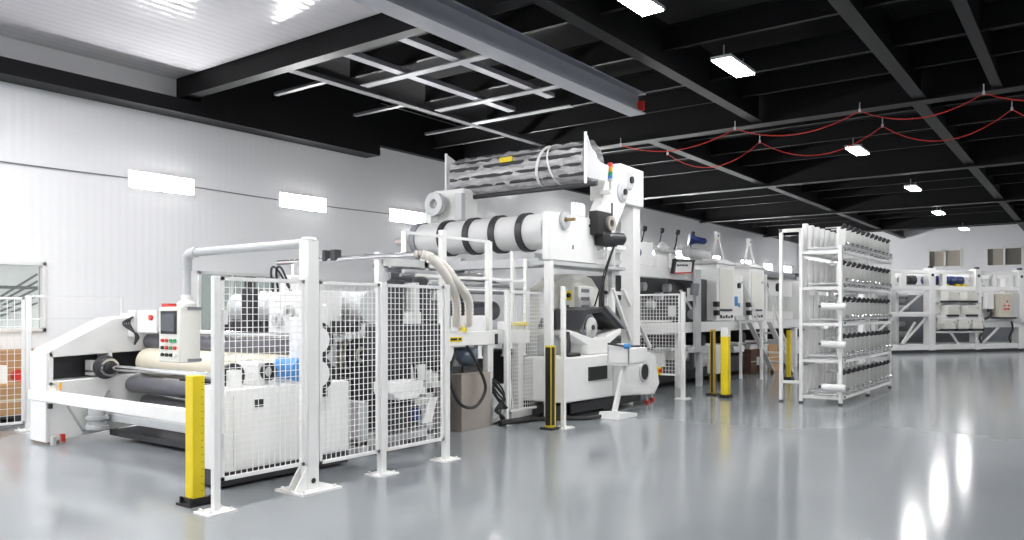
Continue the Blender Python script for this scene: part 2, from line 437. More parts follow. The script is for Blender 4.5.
# ------------------------------------------------------------------ safety fence and posts
def fence_post(x, y, h, label, s=.07):
    t = thing('fence_post', label, 'fence post', (x, y, 0), 0, 'white posts of the safety fence')
    MB().box(x-s/2, x+s/2, y-s/2, y+s/2, .015, h).build('post', WHITE, t, .006)
    b = MB().box(x-.13, x+.13, y-.11, y+.11, 0, .015)
    for sx in (-.09, .09):
        for sy in (-.075, .075): b.cyl((x+sx, y+sy, .015), (x+sx, y+sy, .035), .012, n=8)
    b.build('base_plate', WHITE, t)
    return t
def mesh_y(y0, y1, x, z0, z1, label, st=.065):
    t = thing('mesh_fence', label, 'fence panel', (x, (y0+y1)/2, z0), 0, 'wire mesh panels of the safety fence')
    f = .03
    MB().box(x-f/2, x+f/2, y0, y1, z0, z0+f).box(x-f/2, x+f/2, y0, y1, z1-f, z1).box(x-f/2, x+f/2, y0, y0+f, z0, z1).box(x-f/2, x+f/2, y1-f, y1, z0, z1).build('frame', WHITE, t)
    MB().grid('Y', y0+f, y1-f, z0+f, z1-f, x, st, st, .0075).build('wire_mesh', WIRE, t)
def fence_panel(x0, x1, y, z0, z1, label, st=.056):
    t = thing('mesh_fence', label, 'fence panel', ((x0+x1)/2, y, z0), 0, 'wire mesh panels of the safety fence')
    f = .03
    MB().box(x0, x1, y-f/2, y+f/2, z0, z0+f).box(x0, x1, y-f/2, y+f/2, z1-f, z1).box(x0, x0+f, y-f/2, y+f/2, z0, z1).box(x1-f, x1, y-f/2, y+f/2, z0, z1).build('frame', WHITE, t)
    MB().grid('X', x0+f, x1-f, z0+f, z1-f, y, st, st, .0055).build('wire_mesh', WIRE, t)
    return t
FY = 5.65
fence_post(3.64, FY, 1.89, 'white square fence post on a foot plate beside the yellow column, leftmost in front', .056)
fence_post(5.46, FY, 1.895, 'white fence post between the two wire panels right of the tall mast')
fence_post(6.41, FY, 1.895, 'white fence post at the right end of the front fence, left of the steel cabinet')
d_ = fence_panel(3.68, 4.51, FY, .24, 1.885, 'wire mesh gate left of the tall white mast', .054)
MB().box(3.69, 3.73, FY-.03, FY+.03, .5, .62).box(3.69, 3.73, FY-.03, FY+.03, 1.5, 1.62).build('hinge', WHITE, d_)
fence_panel(4.68, 5.42, FY, .22, 1.88, 'wire mesh panel right of the tall white mast')
fence_panel(5.50, 6.37, FY, .22, 1.88, 'wire mesh panel in front of the dark gearboxes')
fence_post(8.96, 6.75, 1.92, 'white fence post right of the steel cabinet', .055)
fence_panel(9.02, 9.95, 6.75, .16, 1.90, 'wire mesh panel right of the steel cabinet, set back')
fence_post(13.5, 6.1, 1.97, 'white fence post right of the blade unit')
mesh_y(6.16, 7.05, 13.5, .42, 1.94, 'wire mesh panel behind the round fan of the blade unit')
fence_post(9.14, 5.9, 1.95, 'tall slim white post beside the black and yellow light curtain', .06)
# fence far left by the wall
fence_post(4.65, 11.6, 1.82, 'white fence post at the far left by the wall', .065)
fence_post(2.9, 11.6, 1.82, 'white fence post outside the left edge of the picture', .08)
fence_panel(2.95, 4.60, 11.6, .10, 1.80, 'wire mesh panel in front of the cardboard boxes', .09)
t = thing('fence_rail_frame', 'thin white rail frame with clear sheet behind the unwinder frame', 'fence', (5.3, 11.6, 0))
MB().box(4.7, 5.95, 11.585, 11.615, 1.80, 1.83).box(4.7, 5.95, 11.59, 11.61, 1.50, 1.515).build('rail', WHITE, t)
MB().box(5.91, 5.95, 11.58, 11.62, 0, 1.83).build('post', WHITE, t)

# mast with boom and hanging operator panel
t = thing('operator_panel_mast', 'tall white square mast with boom carrying a hanging operator panel', 'control panel stand', (4.52, 5.69, 0))
mx, my = 4.60, 5.69
MB().box(mx-.064, mx+.064, my-.064, my+.064, .02, 2.24).build('mast', WHITE, t, .008)
bp_ = MB().box(mx-.22, mx+.22, my-.2, my+.2, 0, .02)
for sx in (-.17, .17):
    for sy in (-.15, .15): bp_.cyl((mx+sx, my+sy, .02), (mx+sx, my+sy, .04), .016, n=8)
bp_.build('base_plate', WHITE, t)
for y in (my-.05, my+.05):
    MB().prism([(mx-.2, .02), (mx-.064, .02), (mx-.064, .22)], 'XZ', y-.008, y+.008).build('gusset', WHITE, t)
MB().cyl((mx+.0, my-.067, .09), (mx, my-.062, .09), .025, n=12).build('cable_hole', BLACK, t)
path = [(mx, my, 2.2), (mx, my, 2.25)]
MB().tube([(mx, my+.02, 2.22), (mx, my+1.85, 2.22)], .042, 14).build('boom_pipe', LGREY, t)
MB().lathe((mx, my, 2.24), (0,0,1), [(.07,0),(.072,.01),(.06,.03),(.03,.035)], 16).build('swivel_cap', WHITE, t)
ey = 7.62
MB().tube(smooth_path([(mx, ey-.14, 2.22), (mx, ey-.02, 2.21), (mx, ey+.04, 2.15), (mx, ey+.045, 2.03)], 5), .052, 14).build('elbow', LGREY, t)
MB().tube([(mx, ey+.045, 2.1), (mx, ey+.045, 1.77)], .042, 14).build('drop_pipe', LGREY, t)
MB().lathe((mx, ey+.045, 1.66), (0,0,1), [(.10,0),(.10,.03),(.06,.06),(.055,.12)], 16).build('flange', WHITE, t)
bx = MB().box(4.54-.06, 4.72, 7.60, 8.0, 1.07, 1.655).build('control_box', WARMW, t, .015)
MB().box(4.472, 4.479, 7.65, 7.95, 1.37, 1.61).build('screen_bezel', BLACK, bx)
MB().box(4.468, 4.471, 7.68, 7.92, 1.40, 1.58).build('screen', SCREEN, bx)
cols = [[RED, RED, GREEN, GREEN], [BLACK, RED, GREEN, RED], [BLACK, BLACK, BLACK, WHITE]]
for r_ in range(3):
    for k in range(4):
        y = 7.91 - .08*k; z = 1.30 - .075*r_
        MB().cyl((4.479, y, z), (4.457, y, z), .019, n=12).build('push_button', cols[r_][k], bx)
for z in (1.635, 1.095):
    MB().box(4.57, 4.725, 7.588, 7.6, z-.016, z+.016).build('corner_guard', MGREY, bx)
MB().box(4.5, 4.6, 7.86, 7.98, 1.655, 1.69).build('emergency_stop', RED, bx)
MB().bar((4.64, 7.68, 1.66), (4.64, 7.65, 1.72), .012).build('key_lever', DARK, bx)

def yellow_column(x, y, h, label, white_top=0.0, s=.062):
    t = thing('guard_column', label, 'guard column', (x, y, 0), 0, 'yellow light curtain columns')
    pr = [(x-s, y-s*.9), (x+s*.7, y-s*.9), (x+s, y-s*.5), (x+s, y+s*.9), (x-s, y+s*.9)]
    MB().prism(pr, 'XY', .05, h-white_top).build('column', YEL, t, .006)
    if white_top: MB().prism(pr, 'XY', h-white_top, h).build('cap', WHITE, t, .006)
    sl = MB()
    n = int(h/.06)
    for k in range(1, n): sl.box(x+s*.2, x+s*.55, y-s*.9-.002, y-s*.9, .05+k*.06, .055+k*.06)
    sl.build('slot_marks', mat('slot_mark', (.35, .26, .01), .5), t)
    b = MB().box(x-.12, x+.12, y-.10, y+.10, 0, .02)
    for sx in (-.09, .09):
        for sy in (-.07, .07): b.cyl((x+sx, y+sy, .02), (x+sx, y+sy, .07), .014, n=8)
    b.box(x-.08, x+.08, y-.075, y+.075, .02, .06)
    b.build('foot', BLACK, t)
yellow_column(3.70, 6.03, 1.07, 'yellow column in the left foreground beside the mesh gate')
yellow_column(14.2, 5.56, 1.31, 'yellow column with a white top standing in the open aisle', .17, .078)
yellow_column(18.9, 5.85, 1.17, 'thin yellow column seen through the tall rack ladder', 0, .05)
t = thing('light_curtain', 'black and yellow light curtain column beside the tall slim post', 'light curtain', (8.95, 5.98, 0))
MB().box(8.88, 9.0, 5.93, 6.03, .03, 1.14).build('body', YEL, t, .004)
MB().box(8.874, 8.88, 5.94, 6.02, .06, 1.12).box(8.89, 8.96, 5.924, 5.93, .06, 1.12).build('lens_strip', BLACK, t)
MB().box(8.83, 9.05, 5.88, 6.08, 0, .03).build('foot', BLACK, t)
t = thing('light_curtain', 'yellow and black light curtain behind the white topped yellow column', 'light curtain', (14.45, 5.92, 0))
MB().box(14.42, 14.50, 5.88, 5.96, .03, 1.26).build('body', AMBERY, t, .004)
MB().box(14.412, 14.42, 5.90, 5.94, .06, 1.23).build('lens_strip', BLACK, t)
MB().box(14.36, 14.56, 5.82, 6.02, 0, .03).build('foot', BLACK, t)

# ------------------------------------------------------------------ unwinder at the left
t = thing('unwinder', 'white winding machine with chrome shaft, grey and cream rollers at the far left', 'winding machine', (4.9, 8.5, 0))
PY0, PY1 = 10.12, 10.55
fr = MB().prism([(4.28,.03),(5.75,.16),(5.75,.80),(4.28,.76)], 'XZ', PY0, PY1)
fr.prism([(4.28,1.05),(5.75,1.10),(5.75,1.50),(5.28,1.54),(5.05,1.52),(4.28,1.13)], 'XZ', PY0, PY1)
fr.box(4.28, 4.34, PY0, PY1, .7, 1.12).box(5.0, 5.05, PY0, PY1, .74, 1.12).box(5.62, 5.75, PY0, PY1, .7, 1.15)
fr.build('side_frame', WHITE, t, .012)
MB().box(4.25, 4.279, PY0, PY1, .03, 1.12).build('end_plate', WHITE, t, .004)
MB().box(4.36, 5.6, PY0+.3, PY0+.34, .7, 1.12).build('inner_panel', DARK, t)
MB().box(4.80, 4.86, PY0+.02, PY0+.2, .86, .99).box(4.80, 4.86, PY0+.02, PY0+.2, .80, .84).build('guide_block', WHITE, t)
for zz_, rr in ((.36,.12),(.30,.10)):
    pass
MB().lathe((4.95, PY0, .9), (0,-1,0), [(.15,0),(.15,.03),(.12,.05),(.12,.12),(.07,.13),(.07,.2)], 24).build('chuck', DARK, t)
MB().ring((4.95, PY0-.13, .9), (0,1,0), .085, .115, .03).build('chuck_ring', CHROME, t)
MB().cyl((4.95, PY0-.18, .9), (4.75, 6.9, .93), .036).build('shaft', CHROME, t)
MB().cyl((5.55, 10.1, 1.21), (5.55, 6.75, 1.21), .11, n=28).build('grey_roller', RGREY, t)
MB().cyl((5.5, 10.05, .94), (5.5, 6.75, .94), .19, n=32).build('cream_roller', CREAM, t)
MB().cyl((5.3, 10.1, .66), (5.3, 6.75, .66), .10, n=28).build('lower_roller', RGREY, t)
MB().cyl((5.5, 10.1, .40), (5.5, 6.75, .40), .11, n=28).build('bottom_roller', RGREY, t)
MB().box(5.95, 6.0, 6.9, 10.1, .06, .98).build('shade_backdrop', DARK, t)  # added dark board, stands in for the shadow behind the rollers
MB().box(4.95, 5.9, 7.1, 10.0, .05, .12).build('floor_tray', DARK, t)
MB().cyl((5.45, 10.1, 1.34), (5.45, 6.75, 1.34), .035).build('idler_bar', CHROME, t)
MB().box(4.24, 4.36, 6.95, 10.6, .52, .645).build('front_rail', WHITE, t, .006)
MB().box(4.9, 5.0, 6.9, PY0, .24, .33).build('lower_rail', LGREY, t, .006)
c = MB().cyl((4.75, 9.9, .16), (4.75, 9.9, .52), .1).lathe((4.75, 9.9, .16), (0,0,1), [(.13,0),(.13,.04),(.1,.06),(.1,.1),(.13,.12),(.13,.16)], 18)
c.build('air_spring', LGREY, t)
c = MB(); c.bar((4.4, PY0-.01, .62), (4.68, PY0-.01, .12), .03, .02); c.bar((4.68, PY0-.01, .12), (5.0, PY0-.01, .6), .03, .02)
c.build('brace', LGREY, t)
MB().cyl((4.32, PY0-.03, 0), (4.32, PY0-.03, .1), .035, n=10).cyl((4.42, PY0-.03, 0), (4.42, PY0-.03, .1), .025, n=10).build('levelling_foot', ALU, t)
MB().box(4.40, 4.44, PY0-.08, PY0-.02, .03, .12).build('red_valve', RED, t)
MB().cyl((4.36, 10.0, .66), (4.36, 10.0, .75), .018, n=8).build('brass_nipple', AMBER, t)
MB().box(4.26, 4.3, 10.05, 10.1, .44, .5).build('latch', DARK, t)
# bracket with red button at roller top
MB().box(5.3, 5.5, 10.13, 10.4, 1.5, 1.58).box(5.25, 5.29, 9.96, 10.12, 1.28, 1.62).build('bracket', WHITE, t, .006)
MB().cyl((5.2, 9.50, 1.53), (5.23, 9.50, 1.53), .035, n=14).build('emergency_stop', RED, t)
MB().box(5.23, 5.26, 9.4, 9.85, 1.34, 1.62).build('button_plate', WHITE, t, .005)
tb = MB()
for k in range(4): tb.tube(smooth_path([(5.28, 10.08-.03*k, 1.55), (5.2-.03*k, 9.98, 1.45), (5.26, 9.95-.02*k, 1.3), (5.3, 10.05, 1.18)], 6), .012, 6)
tb.build('air_hose', DARK, t)
# operator-side housing behind the gate
hs = MB().box(4.12, 5.08, 6.25, 6.85, .16, .90).box(5.08, 5.62, 6.3, 6.85, .16, .88)
hs.build('side_housing', WHITE, t, .012)
dr = MB().box(4.20, 5.02, 6.238, 6.25, .20, .84); dr.build('housing_door', WHITE, t, .004)
MB().box(4.42, 4.52, 6.23, 6.238, .72, .79).build('door_handle', BLACK, t)
MB().box(5.2, 5.32, 6.29, 6.3, .74, .80).build('door_handle', BLACK, t)
MB().box(4.1, 5.6, 6.3, 6.8, .03, .16).build('plinth', DARK, t)
MB().box(4.28, 4.4, 6.4, 6.7, .9, 1.06).box(4.55, 4.75, 6.38, 6.7, .9, 1.12).build('bearing_block', WHITE, t, .01)
MB().ring((4.36, 6.5, 1.0), (0,1,0), .07, .12, .05).build('bearing_ring', BLACK, t)
MB().ring((4.66, 6.36, 1.03), (0,1,0), .05, .085, .03).build('bearing_ring', BLACK, t)
m_ = MB().lathe((4.96, 6.35, 1.03), (0,1,0), [(.05,-.12),(.11,-.1),(.12,0),(.12,.22),(.09,.24)], 20); m_.build('motor', BRIGHTBLUE, t)
MB().box(4.88, 5.04, 6.3, 6.6, .88, .94).build('motor_bracket', WHITE, t)
MB().ring((5.16, 6.25, 1.32), (0,1,0), .13, .18, .06).ring((5.16, 6.25, .98), (0,1,0), .13, .18, .06).build('chain_wheel', BLACK, t)
MB().cyl((5.16, 6.22, 1.32), (5.16, 6.4, 1.32), .13).cyl((5.16, 6.22, .98), (5.16, 6.4, .98), .13).build('wheel_hub', WHITE, t)
MB().box(5.08, 5.24, 6.4, 6.6, .88, 1.55).build('wheel_bracket', WHITE, t, .008)

# ------------------------------------------------------------------ laminating unit behind the fence
t = thing('laminating_unit', 'white laminating unit with gearboxes and rollers seen through the wire mesh', 'machine', (7.0, 8.5, 0))
for y0, y1 in ((6.95, 7.08), (9.6, 9.75)):
    MB().prism([(6.7,.15),(7.5,.15),(7.5,1.2),(7.35,1.9),(7.0,1.9),(6.7,1.4)], 'XZ', y0, y1).build('side_frame', WHITE, t, .01)
MB().cyl((6.75, 9.9, 1.66), (6.75, 7.15, 1.66), .20, n=30).build('white_roller', LGREY, t)
MB().cyl((6.5, 9.9, 1.42), (6.5, 7.15, 1.42), .07).build('dark_roller', DARK, t)
MB().box(6.35, 6.55, 7.15, 9.8, 1.28, 1.34).build('cross_bar', WHITE, t, .005)
MB().cyl((6.6, 9.8, 1.08), (6.6, 7.2, 1.08), .19, n=30).build('cream_roller', CREAM, t)
MB().ring((6.6, 7.2, 1.08), (0,1,0), .1, .22, .04).ring((6.6, 7.02, 1.08), (0,1,0), .05, .12, .05).build('roller_flange', DARK, t)
MB().cyl((6.6, 7.2, 1.08), (6.6, 6.9, 1.08), .06).build('roller_journal', CHROME, t)
MB().cyl((6.8, 9.8, .62), (6.8, 7.2, .62), .15, n=26).build('lower_roller', DARK, t)
for k in range(14): MB().box(6.30, 6.36, 7.2+.18*k, 7.31+.18*k, 1.34, 1.5).build('nozzle', DARK, t)
# gearbox towers
for (x, y, z0, z1, r) in ((6.75, 6.75, 1.45, 1.92, .10), (7.02, 6.6, 1.45, 1.95, .09)):
    m_ = MB().cyl((x, y, z0), (x, y, z1), r, n=20).lathe((x, y, z1), (0,0,1), [(r*1.05,0),(r*1.05,.05),(r*.6,.08)], 18)
    for k in range(5): m_.ring((x, y, z0+.1+k*.09), (0,0,1), r*.9, r*1.12, .03)
    m_.build('drive_motor', DARK, t)
gb = MB().box(6.35, 7.2, 6.4, 6.85, .98, 1.46).box(6.45, 6.75, 6.3, 6.42, 1.1, 1.4).box(6.85, 7.1, 6.32, 6.42, 1.05, 1.38)
gb.build('gearbox', DARK, t, .012)
MB().box(6.3, 7.15, 6.87, 6.93, .2, 1.0).build('dark_backdrop', DARK, t)  # added dark backdrop, darkens the space behind the mesh
MB().box(6.84, 6.9, 6.5, 6.7, 1.4, 1.95).box(6.6, 6.85, 6.42, 6.46, 1.46, 1.6).build('gearbox_plate', ALU, t, .006)
MB().box(6.15, 6.65, 6.2, 6.5, .70, .82).prism([(6.15,.70),(6.65,.70),(6.55,.62),(6.25,.62)], 'XZ', 6.2, 6.5).build('tray', WHITE, t, .01)
MB().box(6.8, 7.0, 6.2, 6.5, .72, .78).cyl((6.85, 6.3, .78), (6.85, 6.3, .92), .04).cyl((6.95, 6.3, .78), (6.95, 6.3, .88), .04).build('valve_block', ALU, t)
MB().box(6.0, 7.2, 6.55, 6.9, .1, .18).box(6.0, 6.12, 6.55, 6.9, 0, .6).box(7.08, 7.2, 6.55, 6.9, 0, .6).build('base_frame', LGREY, t, .01)
m_ = MB().lathe((6.6, 6.5, .38), (1,0,0), [(.05,-.3),(.13,-.26),(.14,0),(.14,.2),(.09,.24)], 20); m_.build('pump_motor', DARK, t)
MB().prism([(6.75,.3),(6.9,.3),(7.0,.58),(6.85,.58)], 'XZ', 6.3, 6.5).build('white_funnel', WHITE, t)
MB().cyl((6.62, 6.3, .35), (6.62, 6.3, .5), .05).build('blue_filter', BLUE, t)
hb = MB()
for k in range(6): hb.tube(smooth_path([(6.3+.12*k, 6.6, 1.0), (6.25+.13*k, 6.56, .85), (6.35+.12*k, 6.6, .5), (6.3+.13*k, 6.6, .2)], 6), .022, 6)
hb.build('hose_bundle', BLACK, t)
# instruments on top, behind the gate
t = thing('edge_guide_head', 'white instrument head with a black motor above the grey roller, behind the gate', 'machine', (6.3, 8.4, 1.0))
MB().box(6.0, 6.5, 7.4, 8.2, 1.30, 1.86).box(6.1, 6.4, 7.9, 8.1, 1.86, 2.05).box(6.05, 6.2, 7.3, 7.42, 1.4, 1.7).build('body', WHITE, t, .02)
c = MB()
for k in range(3): c.ring((5.98, 7.55+.22*k, 1.5+.1*(k % 2)), (1,0,0), .04, .085, .05)
c.build('dial', LGREY, t)
MB().box(6.0, 6.12, 8.55, 8.75, 1.28, 1.9).box(5.95, 6.1, 8.5, 8.85, 1.28, 1.4).cyl((6.06, 8.65, 1.9), (6.06, 8.65, 2.05), .07).build('motor', BLACK, t, .01)
MB().box(5.9, 6.6, 7.2, 9.0, 1.25, 1.30).box(6.1, 6.2, 7.2, 7.3, 0, 1.25).box(6.1, 6.2, 8.9, 9.0, 0, 1.25).build('bracket', LGREY, t)
cb = MB()
for k in range(2): cb.tube(smooth_path([(6.0, 8.0+.1*k, 1.85), (5.9, 7.9+.1*k, 2.1), (5.9, 7.8+.1*k, 2.12), (6.0, 7.75, 1.85)], 6), .014, 6)
cb.build('cable', DARK, t)

# chrome pipe, bracket and hoses
t = thing('dust_pipe', 'chrome pipe running level behind the mast with a grey hanger', 'pipe', (7.2, 8.5, 2.3))
MB().cyl((7.2, 9.6, 2.32), (7.2, 6.75, 2.32), .036).build('pipe', CHROME, t)
MB().ring((7.2, 6.8, 2.32), (0,1,0), .035, .055, .06).build('collar', STEEL, t)
MB().box(7.17, 7.23, 9.2, 9.26, .0, 2.28).build('hanger_post', WHITE, t, .004)
MB().box(7.14, 7.26, 8.3, 8.38, 2.3, 2.45).build('clip', DARK, t)
MB().box(7.14, 7.26, 8.5, 8.55, 2.3, 2.45).build('clip', DARK, t)
for k, (dx, dz, lb) in enumerate(((0, 0, 'cream corrugated hose curving down from the pipe end, outer one'), (.42, -.16, 'cream corrugated hose curving down beside the outer hose, inner one'))):
    pts = smooth_path([(7.2+dx*.3, 6.74, 2.32+dz*.3), (7.3+dx*.5, 6.66, 2.27+dz*.5), (7.55+dx*.5, 6.64, 2.05+dz*.5), (7.85+dx*.6, 6.74, 1.75), (8.0+dx*.6, 6.86, 1.42)], 14)
    tag(MB().tube(pts, .056, 12, .12).build('corrugated_hose', HOSE), lb, 'hose', 'cream hoses at the pipe end')

# stainless cabinet and its platform
t = thing('steel_cabinet', 'brown stainless steel cabinet on the floor under the platform', 'cabinet', (8.3, 7.0, 0))
MB().box(8.04, 8.66, 6.8, 7.5, 0, .755).build('body', STEEL, t, .008)
MB().box(8.035, 8.665, 6.795, 7.505, .745, .765).build('lid', STEEL, t, .004)
tag(MB().tube(smooth_path([(8.12, 6.78, 1.15), (8.3, 6.72, .85), (8.42, 6.7, .55), (8.2, 6.7, .33), (7.9, 6.72, .4), (7.75, 6.76, .75), (7.9, 6.78, 1.1)], 10), .022, 8).build('cable_loop', BLACK), 'black cable looping over the front of the steel cabinet', 'cable')
b = MB()
for k in range(7):
    s_ = random.uniform(-.05, .05)
    b.tube(smooth_path([(8.70, 6.80, .66-.03*k), (8.80+s_, 6.75, .60-.05*k), (8.90+s_, 6.72, .42-.03*k), (8.78+s_*1.5, 6.76, .22), (8.86-s_, 6.74, .10), (8.70+.05*k, 6.78, .03)], 8), .014, 7)
tag(b.build('hose_bundle', BLACK), 'tangled black hoses beside the steel cabinet', 'hoses')
t = thing('pump', 'dark pump with a grey blue motor standing on the steel cabinet', 'pump', (8.3, 7.1, .77))
MB().lathe((8.12, 7.1, .765), (0,0,1), [(.16,0),(.18,.1),(.10,.22),(.05,.34)], 18).build('hopper', DARK, t)
MB().lathe((8.4, 7.0, .98), (.6,-.8,0), [(.05,-.2),(.12,-.18),(.13,.1),(.09,.14)], 18).build('motor', mat('grey_blue_motor', (.09,.12,.16), .35), t)
MB().box(8.25, 8.55, 6.95, 7.25, .765, .86).build('base', DARK, t)

t = thing('machine_platform', 'white raised machine platform with railing over the steel cabinet', 'platform', (9.0, 7.4, 0))
MB().box(7.3, 9.72, 6.88, 7.0, 1.14, 1.335).build('front_beam', WHITE, t, .008)
MB().box(7.3, 10.6, 7.0, 9.6, 1.16, 1.22).build('deck', LGREY, t)
MB().box(7.3, 10.6, 9.5, 9.62, 1.1, 1.335).build('rear_beam', WHITE, t, .008)
MB().box(8.9, 10.6, 9.0, 9.05, 1.34, 2.25).build('gap_backdrop', MGREY, t)  # added grey board, hides the bright wall to keep the gaps dark
MB().cyl((8.4, 8.2, 1.62), (10.5, 8.2, 1.62), .16, n=24).build('grey_roller', RGREY, t)
for x, y in ((7.35, 6.94), (8.78, 6.94), (9.5, 6.94), (7.35, 9.5), (10.5, 9.5)):
    MB().box(x-.06, x+.06, y-.05, y+.05, 0, 1.14).build('leg', WHITE, t, .006)
for x, z1, r in ((7.80, 2.68, .04), (8.78, 2.60, .04), (9.35, 2.5, .025), (9.68, 2.4, .025)):
    MB().box(x-r, x+r, 6.93-r, 6.93+r, 1.335, z1).build('railing_post', WHITE, t, .006)
MB().box(7.1, 8.8, 6.915, 6.945, 2.58, 2.615).box(7.3, 9.7, 6.915, 6.945, 2.05, 2.09).box(8.1, 9.7, 6.92, 6.94, 1.90, 1.92).build('rail', WHITE, t)
MB().box(7.9, 8.03, 6.872, 6.88, 1.22, 1.25).box(8.06, 8.12, 6.872, 6.88, 1.22, 1.25).box(7.72, 7.86, 6.872, 6.88, 1.22, 1.25).build('label_print', BLACK, t)
MB().box(7.7, 8.14, 6.876, 6.88, 1.20, 1.265).build('yellow_label', YEL, t)
MB().box(8.15, 8.78, 6.95, 7.1, 1.335, 1.55).build('raised_box', WHITE, t, .008)
MB().box(9.2, 9.7, 6.95, 7.1, 1.335, 1.46).build('raised_box', WHITE, t, .008)
for x in (7.95, 8.55, 9.2, 9.6):
    MB().box(x-.04, x+.04, 6.9, 6.98, .98, 1.14).box(x-.055, x+.055, 6.89, 6.99, .95, .98).build('spring_foot', WHITE, t, .004)
MB().box(8.86, 8.92, 6.868, 6.88, 1.14, 1.29).build('latch', DARK, t)
MB().cyl((8.2, 6.9, 1.335), (8.2, 6.9, 1.40), .05, .02, n=12).build('yellow_knob', YEL, t)
MB().box(8.16, 8.2, 7.0, 7.06, 1.56, 1.8).build('blue_valve', BRIGHTBLUE, t)
st = MB()
for k in range(7):
    z = 1.95 + .09*k; y = 7.6+.28*k
    st.cyl((8.6, y, z), (10.5, y, z), .035, n=12)
st.build('upper_roller_row', LGREY, t)
for k, (x, y) in enumerate(((8.5, 8.0), (8.9, 8.2), (9.4, 8.0), (9.9, 8.3))):
    MB().box(x, x+.2, y, y+.2, 1.335, 1.75).cyl((x+.1, y+.1, 1.75), (x+.1, y+.1, 1.9), .06, n=12).build('drive_motor', DARK, t)
for k in range(6):
    MB().cyl((8.5, 7.5+.3*k, 1.90+.085*k), (10.5, 7.5+.3*k, 1.90+.085*k), .03, n=12).build('dark_roller', MGREY, t)
sp = MB()
for x in (8.3, 9.3, 10.3): sp.box(x-.05, x+.05, 8.6, 8.7, 1.2, 2.5)
sp.box(8.3, 10.5, 8.6, 8.7, 2.3, 2.42).box(8.3, 10.5, 8.6, 8.65, 1.7, 1.95)
sp.build('inner_frame', WHITE, t, .005)
MB().cyl((9.25, 6.9, 1.42), (9.68, 6.9, 1.42), .03).build('yellow_bar', YEL, t)
tk = MB().box(7.5, 10.4, 7.3, 8.8, .5, 1.0); tk.build('under_tank', DARK, t, .02)
tag(MB().bar((9.25, 6.85, .15), (9.1, 6.85, 1.05), .03).box(9.18, 9.7, 6.82, 6.95, 0, .16).build('foot_prop', WHITE), 'slanted white prop on a low block behind the set back mesh panel', 'prop')

# ------------------------------------------------------------------ roller stand with five white rollers
t = thing('roller_stand', 'white stand carrying one long row of big white rollers with dark rims', 'machine', (9.6, 7.8, 1.3))
X0, ZR, RR = 9.85, 2.82, .27
edges = [6.58, 7.05, 7.57, 8.09, 8.63, 9.25]
for a, b in zip(edges, edges[1:]):
    rl = MB().lathe((X0, a+.03, ZR), (0,1,0), [(.1,-.03),(RR*.96,-.03),(RR,-.02),(RR,b-a-.12),(RR*.96,b-a-.11),(.1,b-a-.11)], 36)
    r_ = rl.build('roller', ROLLW, t)
    MB().ring((X0, b-.055, ZR), (0,1,0), .2, RR+.03, .11, 36).build('dark_rim', MGREY if b > 9 else DARK, r_)
MB().cyl((X0, 6.6, ZR), (X0, 9.8, ZR), .06).build('axle', STEEL, t)
MB().box(X0-.14, X0+.14, 6.7, 9.6, 2.28, 2.42).build('cross_beam', LGREY, t, .008)
MB().box(X0-.1, X0+.1, 9.5, 9.62, 1.34, 3.0).build('rear_post', WHITE, t, .008)
hp = MB().box(9.55, 10.96, 6.42, 6.54, 2.36, 3.08).box(10.3, 10.62, 6.44, 6.52, 3.08, 3.3)
hp.build('bearing_plate', WHITE, t, .02)
MB().ring((9.95, 6.4, 2.98), (0,1,0), .05, .13, .05).build('bearing_ring', LGREY, t)
MB().cyl((9.95, 6.42, 2.98), (9.95, 6.22, 2.98), .025).build('shaft_end', BRASS, t)
MB().box(10.68, 10.74, 6.41, 6.42, 2.94, 2.98).box(10.2, 10.22, 6.41, 6.42, 2.56, 2.62).build('slot', BLACK, t)
MB().box(9.6, 9.69, 6.42, 6.54, 0, 2.36).build('support_post', WHITE, t, .008)
MB().box(11.78, 11.9, 6.62, 6.74, .94, 2.31).build('support_post', WHITE, t, .008)
MB().box(9.62, 11.92, 6.43, 6.75, 2.30, 2.36).build('plate_beam', LGREY, t, .006)

# swing arm with film carrier head
t = thing('film_carrier', 'tall white swing arm and head holding the clear wrapped roll above the rollers', 'machine', (12.0, 6.6, 1.0))
arm = [(10.80,2.75),(10.88,3.1),(11.10,3.45),(11.22,3.75),(11.5,4.04),(11.95,4.08),(11.95,3.5),(11.62,3.05),(11.4,2.72),(11.1,2.6)]
MB().prism(arm, 'XZ', 6.42, 6.58).build('swing_arm', WHITE, t, .02)
MB().prism([(11.6,3.5),(11.6,4.08),(11.9,4.14),(12.72,4.12),(12.72,3.46),(12.2,3.46)], 'XZ', 6.5, 6.95).build('head_plate', WHITE, t, .02)
MB().lathe((11.75, 6.42, 3.62), (0,-1,0), [(.17,0),(.17,.03),(.12,.05),(.12,.06)], 24).lathe((12.15, 6.5, 3.88), (0,-1,0), [(.16,0),(.16,.03),(.1,.05)], 24).build('bearing_cap', LGREY, t)
MB().cyl((11.75, 6.36, 3.62), (11.75, 6.33, 3.62), .05).cyl((12.15, 6.45, 3.88), (12.15, 6.42, 3.88), .06).build('bearing_centre', BLACK, t)
MB().box(12.42, 12.68, 6.55, 6.8, .90, 3.46).build('post', WHITE, t, .01)
MB().box(11.75, 11.80, 6.7, 6.75, 1.2, 3.46).box(12.0, 12.04, 6.7, 6.75, 1.2, 3.46).box(11.75, 12.5, 6.7, 6.75, 2.7, 2.76).box(11.75, 12.5, 6.7, 6.75, 1.9, 1.96).build('ladder_frame', WHITE, t)
MB().bar((11.8, 6.62, 2.0), (12.55, 6.62, .95), .06, .05).bar((12.15, 6.62, 2.0), (13.2, 6.62, .95), .06, .05).build('brace', WHITE, t)
